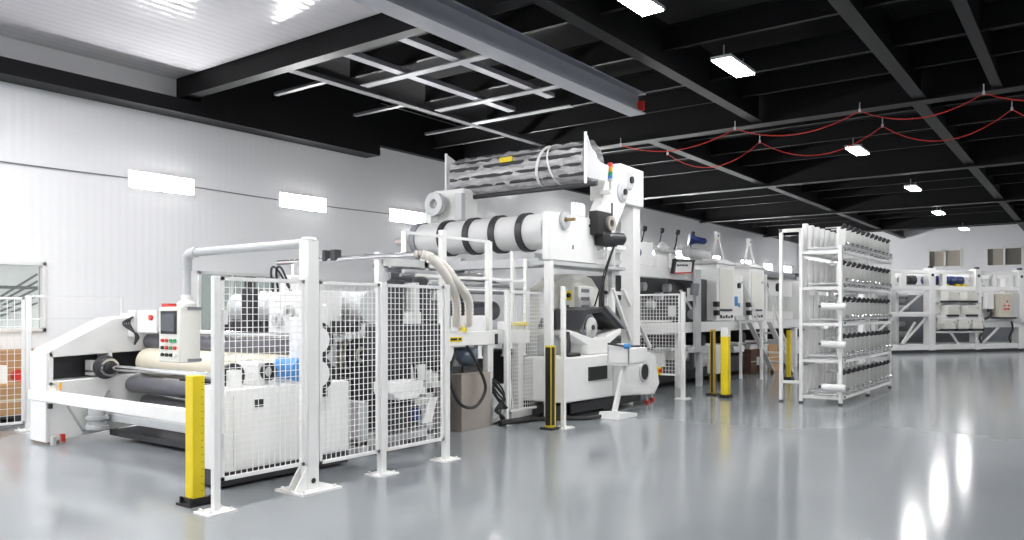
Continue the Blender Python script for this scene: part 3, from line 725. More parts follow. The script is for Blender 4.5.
gm = MB().box(10.72, 11.18, 6.28, 6.45, 2.82, 3.2).box(10.85, 11.3, 6.24, 6.42, 2.66, 2.86); gm.build('gearbox', BLACK, t, .02)
m_ = MB().lathe((11.1, 6.3, 2.78), (.85,-.5,0), [(.05,-.1),(.1,-.08),(.1,.26),(.06,.3)], 18); m_.build('motor', DARK, t)
MB().ring((11.08, 6.25, 3.02), (0,1,0), .06, .12, .05).build('gear_ring', STEEL, t)
MB().bar((11.3, 6.35, 3.05), (11.3, 6.35, 3.38), .02).build('antenna', BLACK, t)
st_ = MB().cyl((11.1, 6.27, 3.70), (11.1, 6.27, 3.74), .045).cyl((11.1, 6.27, 3.55), (11.1, 6.27, 3.7), .02); st_.build('beacon_base', LGREY, t)
for k, (m_, z) in enumerate(((BRIGHTBLUE, 3.74), (GREEN, 3.79), (AMBER, 3.86), (RED, 3.93))):
    MB().cyl((11.1, 6.27, z), (11.1, 6.27, z+.065), .04, n=14).build('beacon_lamp', m_, t)
MB().box(11.04, 11.16, 6.24, 6.42, 3.5, 3.56).build('beacon_bracket', WHITE, t)
for k in range(2):
    MB().tube(smooth_path([(11.15, 6.22, 2.68), (11.0+.05*k, 6.3, 2.3), (10.95+.1*k, 6.4, 1.9), (11.0+.25*k, 6.5, 1.7)], 10), .013, 7).build('cable', BLACK, t)
# rear holder
MB().prism([(10.0,2.95),(10.0,3.3),(10.25,3.72),(10.7,3.72),(10.9,3.3),(10.9,2.95)], 'XZ', 9.15, 9.3).box(10.2, 10.6, 8.6, 9.2, 3.1, 3.7).build('rear_holder', WHITE, t, .02)
MB().ring((10.05, 9.1, 3.45), (1,0,0), .08, .2, .1).box(10.1, 10.2, 8.55, 8.7, 3.15, 3.6).build('holder_fittings', LGREY, t)
MB().box(10.1, 10.8, 9.15, 9.3, 1.2, 2.95).build('rear_post', WHITE, t, .01)

# wrapped roll
t = thing('wrapped_roll', 'long bundle of rods wrapped in crumpled clear film high over the rollers', 'wrapped roll', (10.6, 7.9, 3.62))
rods = MB()
for a, r in ((105, .03), (140, .03), (165, .035), (195, .03), (225, .03)):
    x = 10.6+.30*math.cos(math.radians(a)); z = 3.95+.30*math.sin(math.radians(a))
    MB().cyl((x, 6.45, z), (x, 9.1, z), r, n=12).build('rod', DARK, t)
MB().cyl((10.5, 6.3, 3.58), (10.5, 9.15, 3.58), .04).build('bottom_bar', DARK, t)
MB().cyl((10.6, 6.45, 3.95), (10.6, 9.1, 3.95), .2, n=24).build('core', LGREY, t)
n_, k_ = 40, 50; vs = []; fs = []
for i in range(k_+1):
    y = 6.42 + (9.13-6.42)*i/k_
    for j in range(n_):
        a = 2*math.pi*j/n_
        r = .315 + .012*math.sin(a*9+i*.35)+.012*math.sin(i*1.1+a*4)+random.uniform(-.008,.008)
        vs.append((10.6+r*math.cos(a), y, 3.95+r*math.sin(a)))
for i in range(k_):
    for j in range(n_): fs.append((i*n_+j, i*n_+(j+1)%n_, (i+1)*n_+(j+1)%n_, (i+1)*n_+j))
MB()._add(vs, fs).build('film_wrap', FILM, t)
web = MB().prism([(10.27,3.66),(10.27,4.32),(10.36,4.30),(10.45,4.16),(10.58,4.03),(10.75,3.95),(11.0,3.93),(10.98,3.80),(10.9,3.68)], 'XZ', 6.37, 6.385)
web.build('film_web', CLEARP, t)
MB().prism([(10.27,3.66),(10.27,4.32),(10.40,4.28),(10.6,4.2),(10.8,3.9),(10.7,3.66)], 'XZ', 9.15, 9.165).build('film_web', CLEARP, t)
for y in (6.36, 9.17):
    MB().box(10.25, 10.29, y-.015, y+.015, 3.56, 4.34).build('end_bar', WHITE, t)
lb_ = MB().box(10.255, 10.28, 7.75, 8.0, 4.05, 4.13); lb_.build('yellow_label', YEL, t)
MB().ring((10.6, 7.25, 3.95), (.0,1,.25), .33, .34, .05, 36).ring((10.6, 7.05, 3.95), (0,1,-.2), .33, .34, .03, 36).build('tape', WHITE, t)

t.location.y -= .13

# ------------------------------------------------------------------ blade unit on its white sled base
t = thing('slitting_unit', 'white sled shaped slitting unit with a round disc under a dark hood', 'machine', (11.0, 6.7, 0))
MB().prism([(9.62,.27),(11.1,.25),(12.55,.16),(12.75,.34),(12.55,.88),(12.1,.93),(9.62,.94)], 'XZ', 6.2, 7.17).build('base', WHITE, t, .025)
MB().box(11.055, 11.06, 6.192, 6.2, .27, .92).build('seam', LGREY, t)
MB().box(10.30, 10.86, 6.185, 6.2, .55, .76).build('vent_panel', BLACK, t)
MB().cyl((12.12, 6.205, .58), (12.12, 6.175, .58), .15, n=26).build('round_fan', BLACK, t)
MB().ring((12.12, 6.185, .58), (0,1,0), .14, .17, .03).build('fan_rim', LGREY, t)
for x, y in ((10.0, 6.5), (10.0, 7.0), (11.4, 6.6), (11.4, 7.0)):
    MB().box(x-.12, x+.12, y-.1, y+.1, 0, .3).build('foot', DARK, t)
MB().box(9.7, 12.4, 6.4, 7.1, .05, .2).build('underframe', DARK, t)
for x, y in ((12.55, 6.35), (12.95, 6.45)):
    f_ = MB().cyl((x, y, .04), (x-.1, y, .3), .02, n=8); f_.build('support_leg', WHITE, t)
    MB().cyl((x, y, 0), (x, y, .045), .05, n=12).build('red_pad', RED, t)
MB().bar((12.55, 6.3, .85), (12.75, 6.3, .6), .06, .05).build('button_arm', WHITE, t)
MB().box(12.68, 12.86, 6.22, 6.3, .48, .62).build('button_box', YEL, t, .01)
MB().cyl((12.77, 6.22, .56), (12.77, 6.18, .56), .035, n=12).build('emergency_stop', RED, t)
# cradle, hood, disc
MB().prism([(9.95,1.26),(10.45,1.10),(10.45,.94),(11.15,.94),(11.15,1.10),(11.52,1.26),(11.52,1.33),(10.95,1.19),(10.62,1.19),(9.95,1.33)], 'XZ', 6.3, 6.62).build('cradle', WHITE, t, .012)
MB().prism([(9.75,.94),(10.4,.94),(10.4,1.12),(10.2,1.26),(9.75,1.26)], 'XZ', 6.65, 6.98).build('cradle_block', LGREY, t, .02)
hd = MB().prism([(10.24,1.34),(10.42,1.63),(10.92,1.67),(11.0,1.60),(10.5,1.56),(10.34,1.34)], 'XZ', 6.34, 7.1)
hd.prism([(10.88,1.67),(11.02,1.68),(11.68,1.33),(11.52,1.30),(10.94,1.60)], 'XZ', 6.34, 7.1).build('hood', DARK, t, .01)
MB().prism([(10.34,1.34),(10.5,1.56),(10.96,1.60),(11.4,1.34)], 'XZ', 6.62, 6.66).build('hood_back', DARK, t)
MB().prism([(10.98,1.70),(11.08,1.70),(11.74,1.33),(11.66,1.31)], 'XZ', 6.30, 6.34).build('hood_edge', MGREY, t)
MB().lathe((10.62, 6.36, 1.36), (0,-1,0), [(.14,0),(.155,.01),(.155,.04),(.14,.05)], 32).build('disc', ALU, t)
MB().ring((10.62, 6.40, 1.36), (0,1,0), .15, .22, .04, 32).build('disc_guard', MGREY, t)
MB().cyl((10.62, 6.32, 1.36), (10.62, 6.29, 1.36), .04, n=16).build('disc_hub', DARK, t)
MB().box(9.78, 9.92, 6.45, 6.6, 1.36, 1.62).box(9.9, 10.2, 6.48, 6.58, 1.40, 1.48).build('drive_block', BLACK, t, .01)
MB().tube(smooth_path([(9.8, 6.25, 1.3), (9.75, 6.2, 1.1), (9.72, 6.22, .98), (10.1, 6.24, .96)], 8), .03, 8).build('cable', BLACK, t)
MB().box(11.2, 11.9, 6.5, 6.9, .93, 1.18).cyl((11.4, 6.5, 1.15), (11.75, 6.5, 1.15), .06).build('drive_motor', DARK, t, .02)
MB().box(12.0, 12.4, 6.4, 6.7, .93, 1.02).build('dark_tray', DARK, t)

t = thing('rounded_housing', 'white eight sided housing with a yellow switch behind the dark hood', 'machine housing', (11.5, 7.4, 0))
MB().prism([(10.72,0),(10.72,2.0),(11.08,2.19),(11.4,2.25),(11.8,2.26),(12.1,2.20),(12.35,2.0),(12.35,0)], 'XZ', 7.2, 7.6).build('housing', WARMW, t, .03)
MB().box(11.05, 11.32, 7.13, 7.2, 1.80, 1.96).build('yellow_switch', YEL, t, .01)
MB().cyl((11.18, 7.13, 1.88), (11.18, 7.09, 1.88), .04).build('switch_knob', BLACK, t)
MB().box(11.5, 12.0, 7.12, 7.2, 1.3, 2.04).build('slot_panel', WHITE, t, .01)
for k in range(5): MB().box(11.6, 11.85, 7.11, 7.12, 1.38+.14*k, 1.44+.14*k).build('slot', MGREY, t)
MB().box(11.1, 11.25, 7.15, 7.2, 1.5, 1.56).box(11.1, 11.25, 7.15, 7.2, 1.66, 1.72).build('label_plate', DARK, t)
MB().box(10.34, 10.5, 7.02, 7.14, .945, 1.95).build('side_column', WHITE, t, .01)
cb = MB()
cb.tube(smooth_path([(10.42, 6.93, 1.75), (10.36, 6.9, 1.5), (10.45, 6.9, 1.3), (10.4, 6.92, 1.0)], 8), .018, 7).box(10.36, 10.46, 6.92, 6.95, 1.40, 1.48)
cb.build('column_cable', BLACK, t)
MB().box(10.7, 10.75, 6.9, 7.0, 1.0, 1.8).box(10.65, 10.8, 6.88, 6.9, 1.45, 1.6).build('column_fitting', LGREY, t)

t = thing('inspection_table', 'white tilted inspection tray on one slanted leg with a wedge foot', 'inspection table', (10.6, 5.7, 0))
tr_ = MB()
tr_.box(10.66, 11.26, 5.70, 5.72, .80, 1.04).box(10.66, 11.26, 6.05, 6.07, .80, 1.10).box(10.66, 10.68, 5.70, 6.07, .80, 1.08).box(11.24, 11.26, 5.70, 6.07, .80, 1.04).box(10.66, 11.26, 5.70, 6.07, .78, .82).box(10.66, 11.26, 5.70, 6.07, 1.00, 1.01)
tr_.build('tray', WHITE, t, .005)
MB().cyl((10.64, 6.05, 1.11), (10.64, 5.76, 1.08), .016).build('roll_bar', DARK, t)
MB().cyl((10.64, 5.76, 1.08), (10.64, 5.68, 1.075), .04).build('blue_end_cap', BRIGHTBLUE, t)
MB().bar((10.82, 5.86, .82), (10.5, 5.86, .08), .10, .05, up=(0,1,0)).build('leg', WHITE, t, .006)
MB().prism([(10.28,0),(10.32,.10),(10.7,.07),(10.86,.05),(10.86,0)], 'XZ', 5.66, 6.02).build('foot', WHITE, t, .006)
p_ = smooth_path([(9.0, 6.7, .03), (9.6, 6.5, .03), (10.0, 6.05, .03), (10.4, 5.98, .03)], 10)
tag(MB().tube(p_, .03, 8).build('floor_cable', BLACK), 'black cable lying on the floor under the slitting unit', 'cable')
p_ = smooth_path([(8.75, 6.7, .04), (9.2, 6.62, .05), (9.7, 6.68, .05), (10.3, 6.9, .04)], 10)
tag(MB().tube(p_, .045, 8).build('floor_cable', BLACK), 'thick black hose on the floor under the set back mesh panel', 'cable')

# ------------------------------------------------------------------ printing line
t = thing('printing_line_frame', 'long white raised frame of the printing line running to the back', 'machine frame', (18, 7.5, 0))
MB().box(12.9, 27.5, 6.95, 7.12, 1.16, 1.38).build('front_beam', WHITE, t, .008)
MB().box(12.9, 27.5, 7.12, 9.6, 1.2, 1.26).build('deck', LGREY, t)
MB().box(12.9, 27.5, 9.5, 9.65, 1.16, 1.38).build('rear_beam', WHITE, t, .008)
for x in (13.1, 15.4, 18.0, 20.6, 23.2, 25.8):
    MB().box(x-.09, x+.09, 6.96, 7.11, 0, 1.16).build('leg', WHITE, t, .008)
    MB().box(x-.09, x+.09, 9.5, 9.64, 0, 1.16).build('leg', WHITE, t, .008)
MB().box(12.9, 16.4, 6.98, 7.1, 2.28, 2.5).build('upper_beam', WHITE, t, .008)
MB().box(12.9, 24.0, 9.0, 9.12, 2.6, 2.78).build('rear_upper_beam', LGREY, t, .008)
MB().box(13.0, 27.0, 7.3, 9.4, .1, .5).build('lower_tank', DARK, t, .02)
for k in range(12): MB().box(13.2+1.15*k, 13.9+1.15*k, 7.2, 7.5, .35+.12*(k % 3), .75).build('lower_white_box', WHITE, t, .01)
for k in range(10): MB().cyl((13.4+1.3*k, 7.3, .95), (13.4+1.3*k, 9.4, .95), .13, n=16).build('lower_roller', DARK, t)

t = thing('dryer_unit', 'white dryer housing with a red framed sign on the near end of the printing line', 'machine', (14.5, 7.4, 1.38))
MB().box(13.1, 15.6, 7.3, 9.0, 1.38, 1.43).box(13.1, 15.6, 7.5, 9.0, 2.5, 2.62).build('body', WHITE, t, .015)
MB().box(13.2, 15.5, 7.35, 8.9, 1.43, 2.3).build('dark_interior', DARK, t)
r_ = MB()
for k in range(6): r_.cyl((13.4+.38*k, 7.2, 1.75+.18*(k % 3)), (13.4+.38*k, 9.0, 1.75+.18*(k % 3)), .085, n=16)
r_.build('roller_row', LGREY, t)
MB().box(13.5, 14.1, 7.0, 7.3, 2.5, 2.95).box(14.3, 14.75, 7.0, 7.2, 2.5, 2.75).build('top_box', WHITE, t, .015)
MB().lathe((13.2, 6.95, 2.72), (1,0,0), [(.03,-.06),(.10,-.05),(.10,.12),(.06,.16)], 16).build('blue_motor', BLUE, t)
sg = MB().prism([(14.75,2.40),(15.6,2.45),(15.66,2.66),(14.82,2.62)], 'XZ', 6.86, 6.89); s_ = sg.build('sign', WHITE, t)
MB().prism([(14.75,2.40),(15.6,2.45),(15.6,2.42),(14.75,2.37)], 'XZ', 6.85, 6.89).build('sign_red_edge', RED, s_)
MB().prism([(14.66,2.38),(14.75,2.38),(14.84,2.68),(14.76,2.68)], 'XZ', 6.84, 6.9).prism([(14.76,2.66),(15.75,2.71),(15.75,2.67),(14.76,2.62)], 'XZ', 6.84, 6.9).prism([(15.6,2.45),(15.65,2.45),(15.72,2.69),(15.66,2.69)], 'XZ', 6.84, 6.9).build('sign_bracket', BLACK, s_)
wd = MB()
for k, (a, b) in enumerate(((14.88,15.0),(15.03,15.1),(15.13,15.25),(15.28,15.42))):
    dz = (a-14.55)*.07
    wd.box(a, b, 6.852, 6.858, 2.52+dz*.7, 2.555+dz*.7)
wd.build('sign_marks', DARK, s_)
MB().box(15.85, 16.15, 6.87, 6.94, .82, 2.52).build('column', LGREY, t, .015)
MB().box(15.6, 16.3, 6.8, 6.94, .74, .84).build('column_foot', LGREY, t, .01)
MB().cyl((15.6, 6.8, 1.95), (15.62, 6.78, 2.2), .09).build('grey_cylinder', MGREY, t)
MB().box(16.0, 16.15, 6.84, 6.94, 0, .74).build('column_leg', LGREY, t)
MB().box(15.65, 15.75, 6.86, 6.93, .4, .74).build('column_brace', DARK, t)

def tower(x0, x1, y, zt, ztop, label, grp):
    t = thing('printing_tower', label, 'printing unit', ((x0+x1)/2, y, 1.38), 0, grp)
    MB().box(x0, x1, y, y+.55, 1.40, zt).build('housing', WHITE, t, .02)
    MB().box(x0+.12, x1-.12, y-.015, y, 1.62, zt-.1).build('door_panel', LGREY if 0 else WARMW, t, .008)
    MB().box(x0-.06, x1+.06, y-.03, y+.6, zt, zt+.06).build('top_plate', WHITE, t, .01)
    xm = x0+.25
    f = MB().bar((xm-.36, y+.1, zt+.06), (xm-.03, y+.1, ztop-.1), .05, .05).bar((xm+.44, y+.1, zt+.06), (xm+.03, y+.1, ztop-.1), .05, .05)
    f.box(xm-.1, xm+.1, y+.07, y+.13, ztop-.16, ztop+.02).box(xm-.40, xm+.48, y, y+.3, zt+.05, zt+.11)
    f.build('lifting_bracket', WHITE, t)
    MB().box(xm-.03, xm+.03, y+.06, y+.07, ztop-.1, ztop-.04).build('bracket_hole', DARK, t)
    MB().box(x0-.1, x0+.02, y-.06, y+.05, 1.52, 1.64).box(x0-.12, x0+.02, y-.06, y+.05, 1.72, 1.84).build('sensor', BLACK, t)
    mk = MB()
    for k in range(5): mk.box(x0+.15+k*.17, x0+.25+k*.17, y-.02, y-.012, 1.46, 1.53-.03*(k % 2))
    mk.build('gauge_marks', BLACK, t)
    MB().box(x0+.14, x1-.2, y-.02, y-.012, 1.62, 1.67).build('gauge_strip', DARK, t)
    return t
tower(17.35, 18.45, 7.0, 2.72, 3.45, 'nearer printing tower with a tall white door and lifting bracket', 'printing towers')
tower(19.45, 20.55, 7.0, 2.72, 3.45, 'farther printing tower with a lifting bracket, above the stairs', 'printing towers')
t = thing('drive_cluster', 'dark drive cluster with small white boxes left of the nearer printing tower', 'machine drive', (17.1, 7.5, 1.38))
MB().box(16.9, 17.25, 7.2, 8.6, 1.40, 2.35).build('body', DARK, t, .02)
MB().box(16.8, 16.9, 7.25, 7.5, 1.85, 2.15).build('white_box', WHITE, t, .01)
MB().box(16.8, 16.9, 7.8, 8.05, 1.5, 1.75).build('white_box', WHITE, t, .01)
MB().cyl((16.75, 7.35, 1.55), (16.9, 7.35, 1.55), .12, n=16).build('motor', MGREY, t)
MB().cyl((16.8, 7.7, 2.2), (16.9, 7.7, 2.2), .1, n=16).build('pulley', BLACK, t)
MB().bar((16.84, 7.35, 1.6), (16.84, 7.7, 2.15), .05).build('lever', ALU, t)
t = thing('inner_machinery', 'dark row of machinery behind the printing towers', 'machine', (18.6, 8.2, 1.26))
MB().box(17.35, 20.7, 7.7, 8.9, 1.27, 2.4).build('body', DARK, t, .02)
for k in range(5): MB().cyl((17.5+.65*k, 7.62, 1.6+.3*(k % 2)), (17.5+.65*k, 7.70, 1.6+.3*(k % 2)), .16, n=18).build('hub', LGREY, t)
t = thing('ink_station', 'white ink station with blue labels between the two printing towers', 'machine', (19.0, 7.1, 1.38))
MB().box(18.5, 19.3, 7.1, 7.6, 1.38, 2.5).build('body', WHITE, t, .015)
MB().box(18.62, 18.9, 7.09, 7.1, 1.75, 1.98).box(18.95, 19.05, 7.09, 7.1, 1.72, 1.82).build('blue_label', BRIGHTBLUE, t)
MB().cyl((18.95, 7.1, 2.25), (18.95, 7.05, 2.25), .07, n=14).build('black_knob', BLACK, t)
MB().box(18.6, 19.2, 7.02, 7.1, 1.4, 1.5).build('tray', LGREY, t)
t = thing('coating_station', 'white coating station with two black knobs and chrome cylinders, right of the towers', 'machine', (22.2, 7.2, 1.38))
MB().box(20.8, 24.0, 7.3, 9.0, 1.38, 1.62).box(20.9, 23.9, 7.3, 9.0, 2.05, 2.5).build('body', WHITE, t, .02)
MB().box(20.9, 23.8, 7.5, 8.9, 1.62, 2.05).build('dark_interior', DARK, t)
for k in range(7): MB().cyl((21.2+.38*k, 7.35, 1.62), (21.2+.38*k, 7.35, 2.05), .1, n=14).build('chrome_cylinder', ALU, t)
for x in (21.5, 22.5): MB().cyl((x, 7.3, 2.3), (x, 7.24, 2.3), .12, n=18).build('black_knob', BLACK, t)
MB().box(20.8, 23.6, 7.2, 8.0, 2.56, 2.62).cyl((21, 7.3, 2.66), (24, 7.3, 2.66), .07).build('dark_top_shafts', MGREY, t)
for x in (21.0, 23.3): MB().box(x-.05, x+.05, 7.4, 7.5, 2.5, 2.75).build('post', WHITE, t)
MB().box(20.7, 20.8, 7.0, 7.4, 1.38, 2.6).build('end_plate', WHITE, t, .01)
t = thing('rewind_station', 'white rewind station seen through the tall rack ladder', 'machine', (25.2, 7.3, 1.38))
MB().box(24.6, 25.6, 7.1, 8.8, 1.38, 2.55).box(26.0, 26.9, 7.1, 8.8, 1.38, 2.5).build('body', WHITE, t, .02)
MB().box(25.6, 26.0, 7.3, 8.6, 1.5, 2.2).build('dark_interior', DARK, t)
MB().box(24.5, 26.8, 7.2, 8.2, 2.68, 2.78).cyl((25, 7.3, 2.9), (25.5, 7.3, 2.9), .1).build('top_motor', DARK, t)
MB().box(24.8, 24.95, 7.09, 7.1, 1.9, 2.3).build('dark_label', MGREY, t)
MB().bar((24.5, 7.05, 2.6), (25.0, 7.05, 1.6), .06).build('strut', WHITE, t)
for x in (24.7, 26.6): MB().box(x-.05, x+.05, 7.3, 7.4, 2.5, 2.7).build('post', LGREY, t)

# overhead pipework of the line, plugs, megaphone motor
t = thing('overhead_pipe_rack', 'white overhead pipes and brackets above the dryer at the near end of the line', 'pipe rack', (16, 8, 2.6))
r_ = MB().cyl((13.0, 8.0, 3.02), (17.2, 8.0, 3.02), .05, n=12).cyl((13.0, 8.3, 2.9), (20.0, 8.3, 2.9), .04, n=12).cyl((13.0, 8.5, 3.2), (18.0, 8.5, 3.2), .025, n=10)
for x in (13.2, 15.2, 17.0): r_.box(x-.03, x+.03, 7.97, 8.03, 2.5, 3.02).box(x-.03, x+.03, 8.27, 8.33, 2.5, 2.9).box(x-.03, x+.03, 8.47, 8.53, 2.5, 3.2)
r_.build('pipe', WHITE, t)
MB().cyl((17.0, 7.6, 2.98), (18.2, 7.6, 2.98), .13, n=18).build('grey_fan_duct', LGREY, t)
MB().box(17.35, 17.45, 7.55, 7.65, 2.78, 2.9).build('duct_foot', LGREY, t)
MB().ball((16.4, 7.9, 3.08), .12).build('white_dome', WHITE, t)
tag(MB().lathe((17.4, 7.5, 3.28), (-.6,.8,.15), [(.03,-.22),(.07,-.18),(.08,.02),(.15,.2),(.13,.2)], 18).build('blue_blower', BLUE), 'dark blue cone shaped blower above the line left of the nearer lifting bracket', 'blower')
for k in range(5):
    x = 14.9 + .86*k
    c_ = MB().lathe((x, 8.05, 3.36+.03*k), (0,-.3,1), [(.03,0),(.055,.02),(.055,.1),(.03,.12)], 10)
    c_.tube(smooth_path([(x, 8.05, 3.36+.03*k), (x-.08, 8.05, 3.2), (x-.25, 8.03, 3.05)], 5), .018, 6)
    tag(c_.build('cable_plug', BLACK), '%s black plug from the left in the row above the overhead pipes' % ORD[k], 'plug', 'black plugs on the overhead pipes')

# steps, cartons and boxes below the line
t = thing('steel_steps', 'white step ladder with handrails leaning on the printing line beside the cartons', 'steps', (20.0, 6.5, 0))
for y in (6.35, 6.85):
    MB().bar((19.0, y, 1.36), (20.75, y, .05), .05, .12, up=(0,1,0)).build('stringer', WHITE, t)
    h_ = MB().tube(smooth_path([(18.5, y, 2.3), (18.75, y, 2.25), (19.7, y, 1.35), (20.4, y, .75)], 8), .025, 8).cyl((19.3, y, 1.1), (19.3, y, 1.75), .02, n=8).cyl((20.3, y, .38), (20.3, y, .85), .02, n=8)
    h_.build('handrail', WHITE, t)
for k in range(4):
    x = 19.35+.36*k; z = 1.08-.26*k
    MB().box(x-.02, x+.26, 6.37, 6.83, z-.02, z+.02).build('tread', LGREY if k % 2 else WHITE, t)
MB().box(18.4, 19.1, 6.3, 6.9, 1.36, 1.40).build('landing', WHITE, t)
MB().box(20.68, 20.78, 6.32, 6.4, 0, .1).box(20.68, 20.78, 6.8, 6.88, 0, .1).build('foot', DARK, t)
MB().box(18.42, 18.48, 6.32, 6.38, 0, 1.36).box(18.42, 18.48, 6.82, 6.88, 0, 1.36).build('landing_leg', WHITE, t)
def carton(x0, x1, y0, y1, z0, z1, m, label):
    t = thing('carton', label, 'carton', ((x0+x1)/2, (y0+y1)/2, z0))
    MB().box(x0, x1, y0, y1, z0, z1).build('box', m, t, .008)
    MB().box(x0-.002, x1+.002, y0-.002, y0+.001, (z0+z1)/2-.012, (z0+z1)/2+.012).build('tape', BEIGE, t)
    MB().box(x0+.01, (x0+x1)/2-.005, y0+.01, y1-.01, z1, z1+.008).box((x0+x1)/2+.005, x1-.01, y0+.01, y1-.01, z1, z1+.008).build('flap', m, t)
    return t
carton(20.9, 22.0, 7.0, 7.6, 0, .76, CARD, 'large orange brown carton under the step ladder')
c_ = carton(20.0, 20.85, 7.15, 7.7, 0, .62, DCARD, 'dark brown carton with a white label left of the orange one')
MB().box(20.4, 20.65, 7.142, 7.15, .2, .42).build('white_label', WHITE, c_)
t = thing('white_cabinet', 'small cream white cabinet on legs behind the black and yellow light curtain by the aisle', 'cabinet', (17.1, 6.9, 0))
MB().box(16.75, 17.35, 6.75, 7.0, .22, .86).build('body', WARMW, t, .03)
for x in (16.8, 17.3): MB().box(x-.03, x+.03, 6.8, 6.95, 0, .22).build('leg', DARK, t)

# cartons behind the left fence
c_ = carton(4.3, 5.5, 12.6, 13.3, .1, .55, CARD, 'large open carton on a pallet by the left wall')
c_ = carton(4.5, 5.75, 13.3, 13.9, 0, 1.0, CARD, 'tall brown carton against the left wall below the window')
t = thing('pallet', 'dark low pallet under the open carton by the left wall', 'pallet', (4.9, 12.95, 0))
MB().box(4.2, 5.6, 12.55, 13.29, .07, .1).build('board', DARK, t)
for x in (4.3, 4.9, 5.5): MB().box(x-.05, x+.05, 12.56, 13.28, 0, .07).build('runner', DARK, t)
for k, (x, m_, lb) in enumerate(((4.75, WHITE, 'white packet standing in the open carton'), (5.05, RED, 'red spool lying in the open carton'), (5.25, WHITE, 'small white reel lying in the open carton'))):
    z = .558
    mb_ = MB().box(x-.1, x+.1, 12.8, 12.95, z, z+.26) if k == 0 else MB().lathe((x, 12.9, z+.09), (0,1,0), [(.09,-.08),(.09,-.06),(.05,-.06),(.05,.06),(.09,.06),(.09,.08)], 16)
    tag(mb_.build('packet' if k == 0 else 'spool', m_), lb, 'packet' if k == 0 else 'spool')

# ------------------------------------------------------------------ storage rack with cassettes
RX0, RX1, RY0, RY1 = 14.2, 18.2, 3.52, 4.18
LV = [.14, .77, 1.41, 2.04, 2.67]
t = thing('storage_rack', 'tall white five shelf rack standing on the open floor', 'rack', (16.2, 3.9, 0))
for x in (RX0, 16.2, RX1):
    for y in (RY0, RY1):
        top = 3.08 if (x == RX0 and y == RY1) else 2.75
        MB().box(x-.03, x+.03, y-.03, y+.03, .03, top).build('post', WHITE, t, .004)
        MB().cyl((x, y, 0), (x, y, .03), .04, n=12).build('foot', DARK, t)
for z in LV:
    s_ = MB().box(RX0, RX1, RY0-.03, RY0+.0, z-.05, z).box(RX0, RX1, RY1, RY1+.03, z-.05, z).box(RX0-.02, RX0+.02, RY0, RY1, z-.05, z).box(RX1-.02, RX1+.02, RY0, RY1, z-.05, z)
    for k in range(9): s_.box(RX0+.02+k*.49, RX0+.06+k*.49, RY0, RY1, z-.03, z-.005)
    s_.box(RX0, RX1, RY0+.12, RY0+.16, z-.012, z).box(RX0, RX1, RY1-.16, RY1-.12, z-.012, z)
    s_.build('shelf', WHITE, t)
    MB().box(RX0, RX1, RY0-.06, RY0-.035, z+.06, z+.09).build('shelf_rail', LGREY, t)
    MB().cyl((RX0+.02, RY0-.062, z+.0), (RX0+.02, RY0-.075, z+.0), .02, n=10).build('bolt', BLACK, t)
lad = MB().box(RX0-.03, RX0+.03, 4.50, 4.56, .03, 3.08).box(RX0-.03, RX0+.03, RY1, 4.56, 3.02, 3.08).box(RX0-.03, RX0+.03, RY1, 4.53, .33, .38)
lad.build('tall_end_frame', WHITE, t, .004)
MB().cyl((RX0, 4.53, 0), (RX0, 4.53, .03), .04, n=12).build('foot', DARK, t)

proto = None
SH = ['bottom', 'second lowest', 'middle', 'second highest', 'top']
for li, z in enumerate(LV):
    for k in range(11):
        x = RX0 + .20 + .358*k
        lb = '%s chrome ended cassette from the near post on the %s rack shelf' % (ORD[k], SH[li])
        if proto is None:
            proto = t = thing('cassette', lb, 'cassette', (x, 3.9, z+.005), 0, 'cassettes stored in the white rack')
            zb = z+.005
            MB().box(x-.045, x+.045, RY1-.06, RY1+.03, zb, zb+.50).build('end_bar', WHITE, t, .012)
            MB().cyl((x, RY0+.05, zb+.05), (x, RY1-.03, zb+.05), .02, n=12).build('shaft', LGREY, t)
            MB().cyl((x, RY0+.05, zb+.40), (x, RY0+.3, zb+.40), .012, n=8).build('tie_rod', LGREY, t)
            MB().prism([(RY0-.03,zb+.06),(RY0-.03,zb+.12),(RY0+.02,zb+.40),(RY0+.10,zb+.40),(RY0+.10,zb+.02)], 'YZ', x-.05, x+.045).build('end_casting', WHITE, t, .008)
            MB().box(x-.075, x-.055, RY0-.05, RY0+.06, zb+.05, zb+.36).build('side_bracket', ALU, t, .003)
            MB().cyl((x-.02, RY0+.03, zb+.36), (x-.02, RY0-.04, zb+.44), .035, n=12).build('clamp_knob', DARK, t)
            MB().cyl((x, RY0-.03, zb+.11), (x, RY0-.09, zb+.11), .03, n=12).build('spigot', CHROME, t)
            MB().box(x+.05, x+.075, RY0-.01, RY0+.07, zb+.03, zb+.22).build('spacer', MGREY, t)
        else:
            dup(proto, None, (x + random.uniform(-.01, .01), 3.9, z+.005), lb)
for i, (z, lb) in enumerate(((LV[0]+.16, 'white film roll sticking out low at the near end of the rack'), (LV[1]+.27, 'white film roll sticking out at the second lowest shelf end'), (LV[2]+.28, 'white film roll sticking out at the middle shelf end'))):
    t = thing('film_roll', lb, 'film roll', (14.1, 3.6, z), 0, 'white film rolls at the end of the rack')
    MB().cyl((14.13, 3.42, z), (14.08, 3.80, z+.01), .06, n=18).build('roll', WHITE, t)
    MB().cyl((14.135, 3.40, z), (14.13, 3.42, z), .03, n=12).build('core', LGREY, t)
    MB().cyl((14.08, 3.80, z+.01), (14.075, 3.85, z+.01), .02, n=10).build('pin', DARK, t)

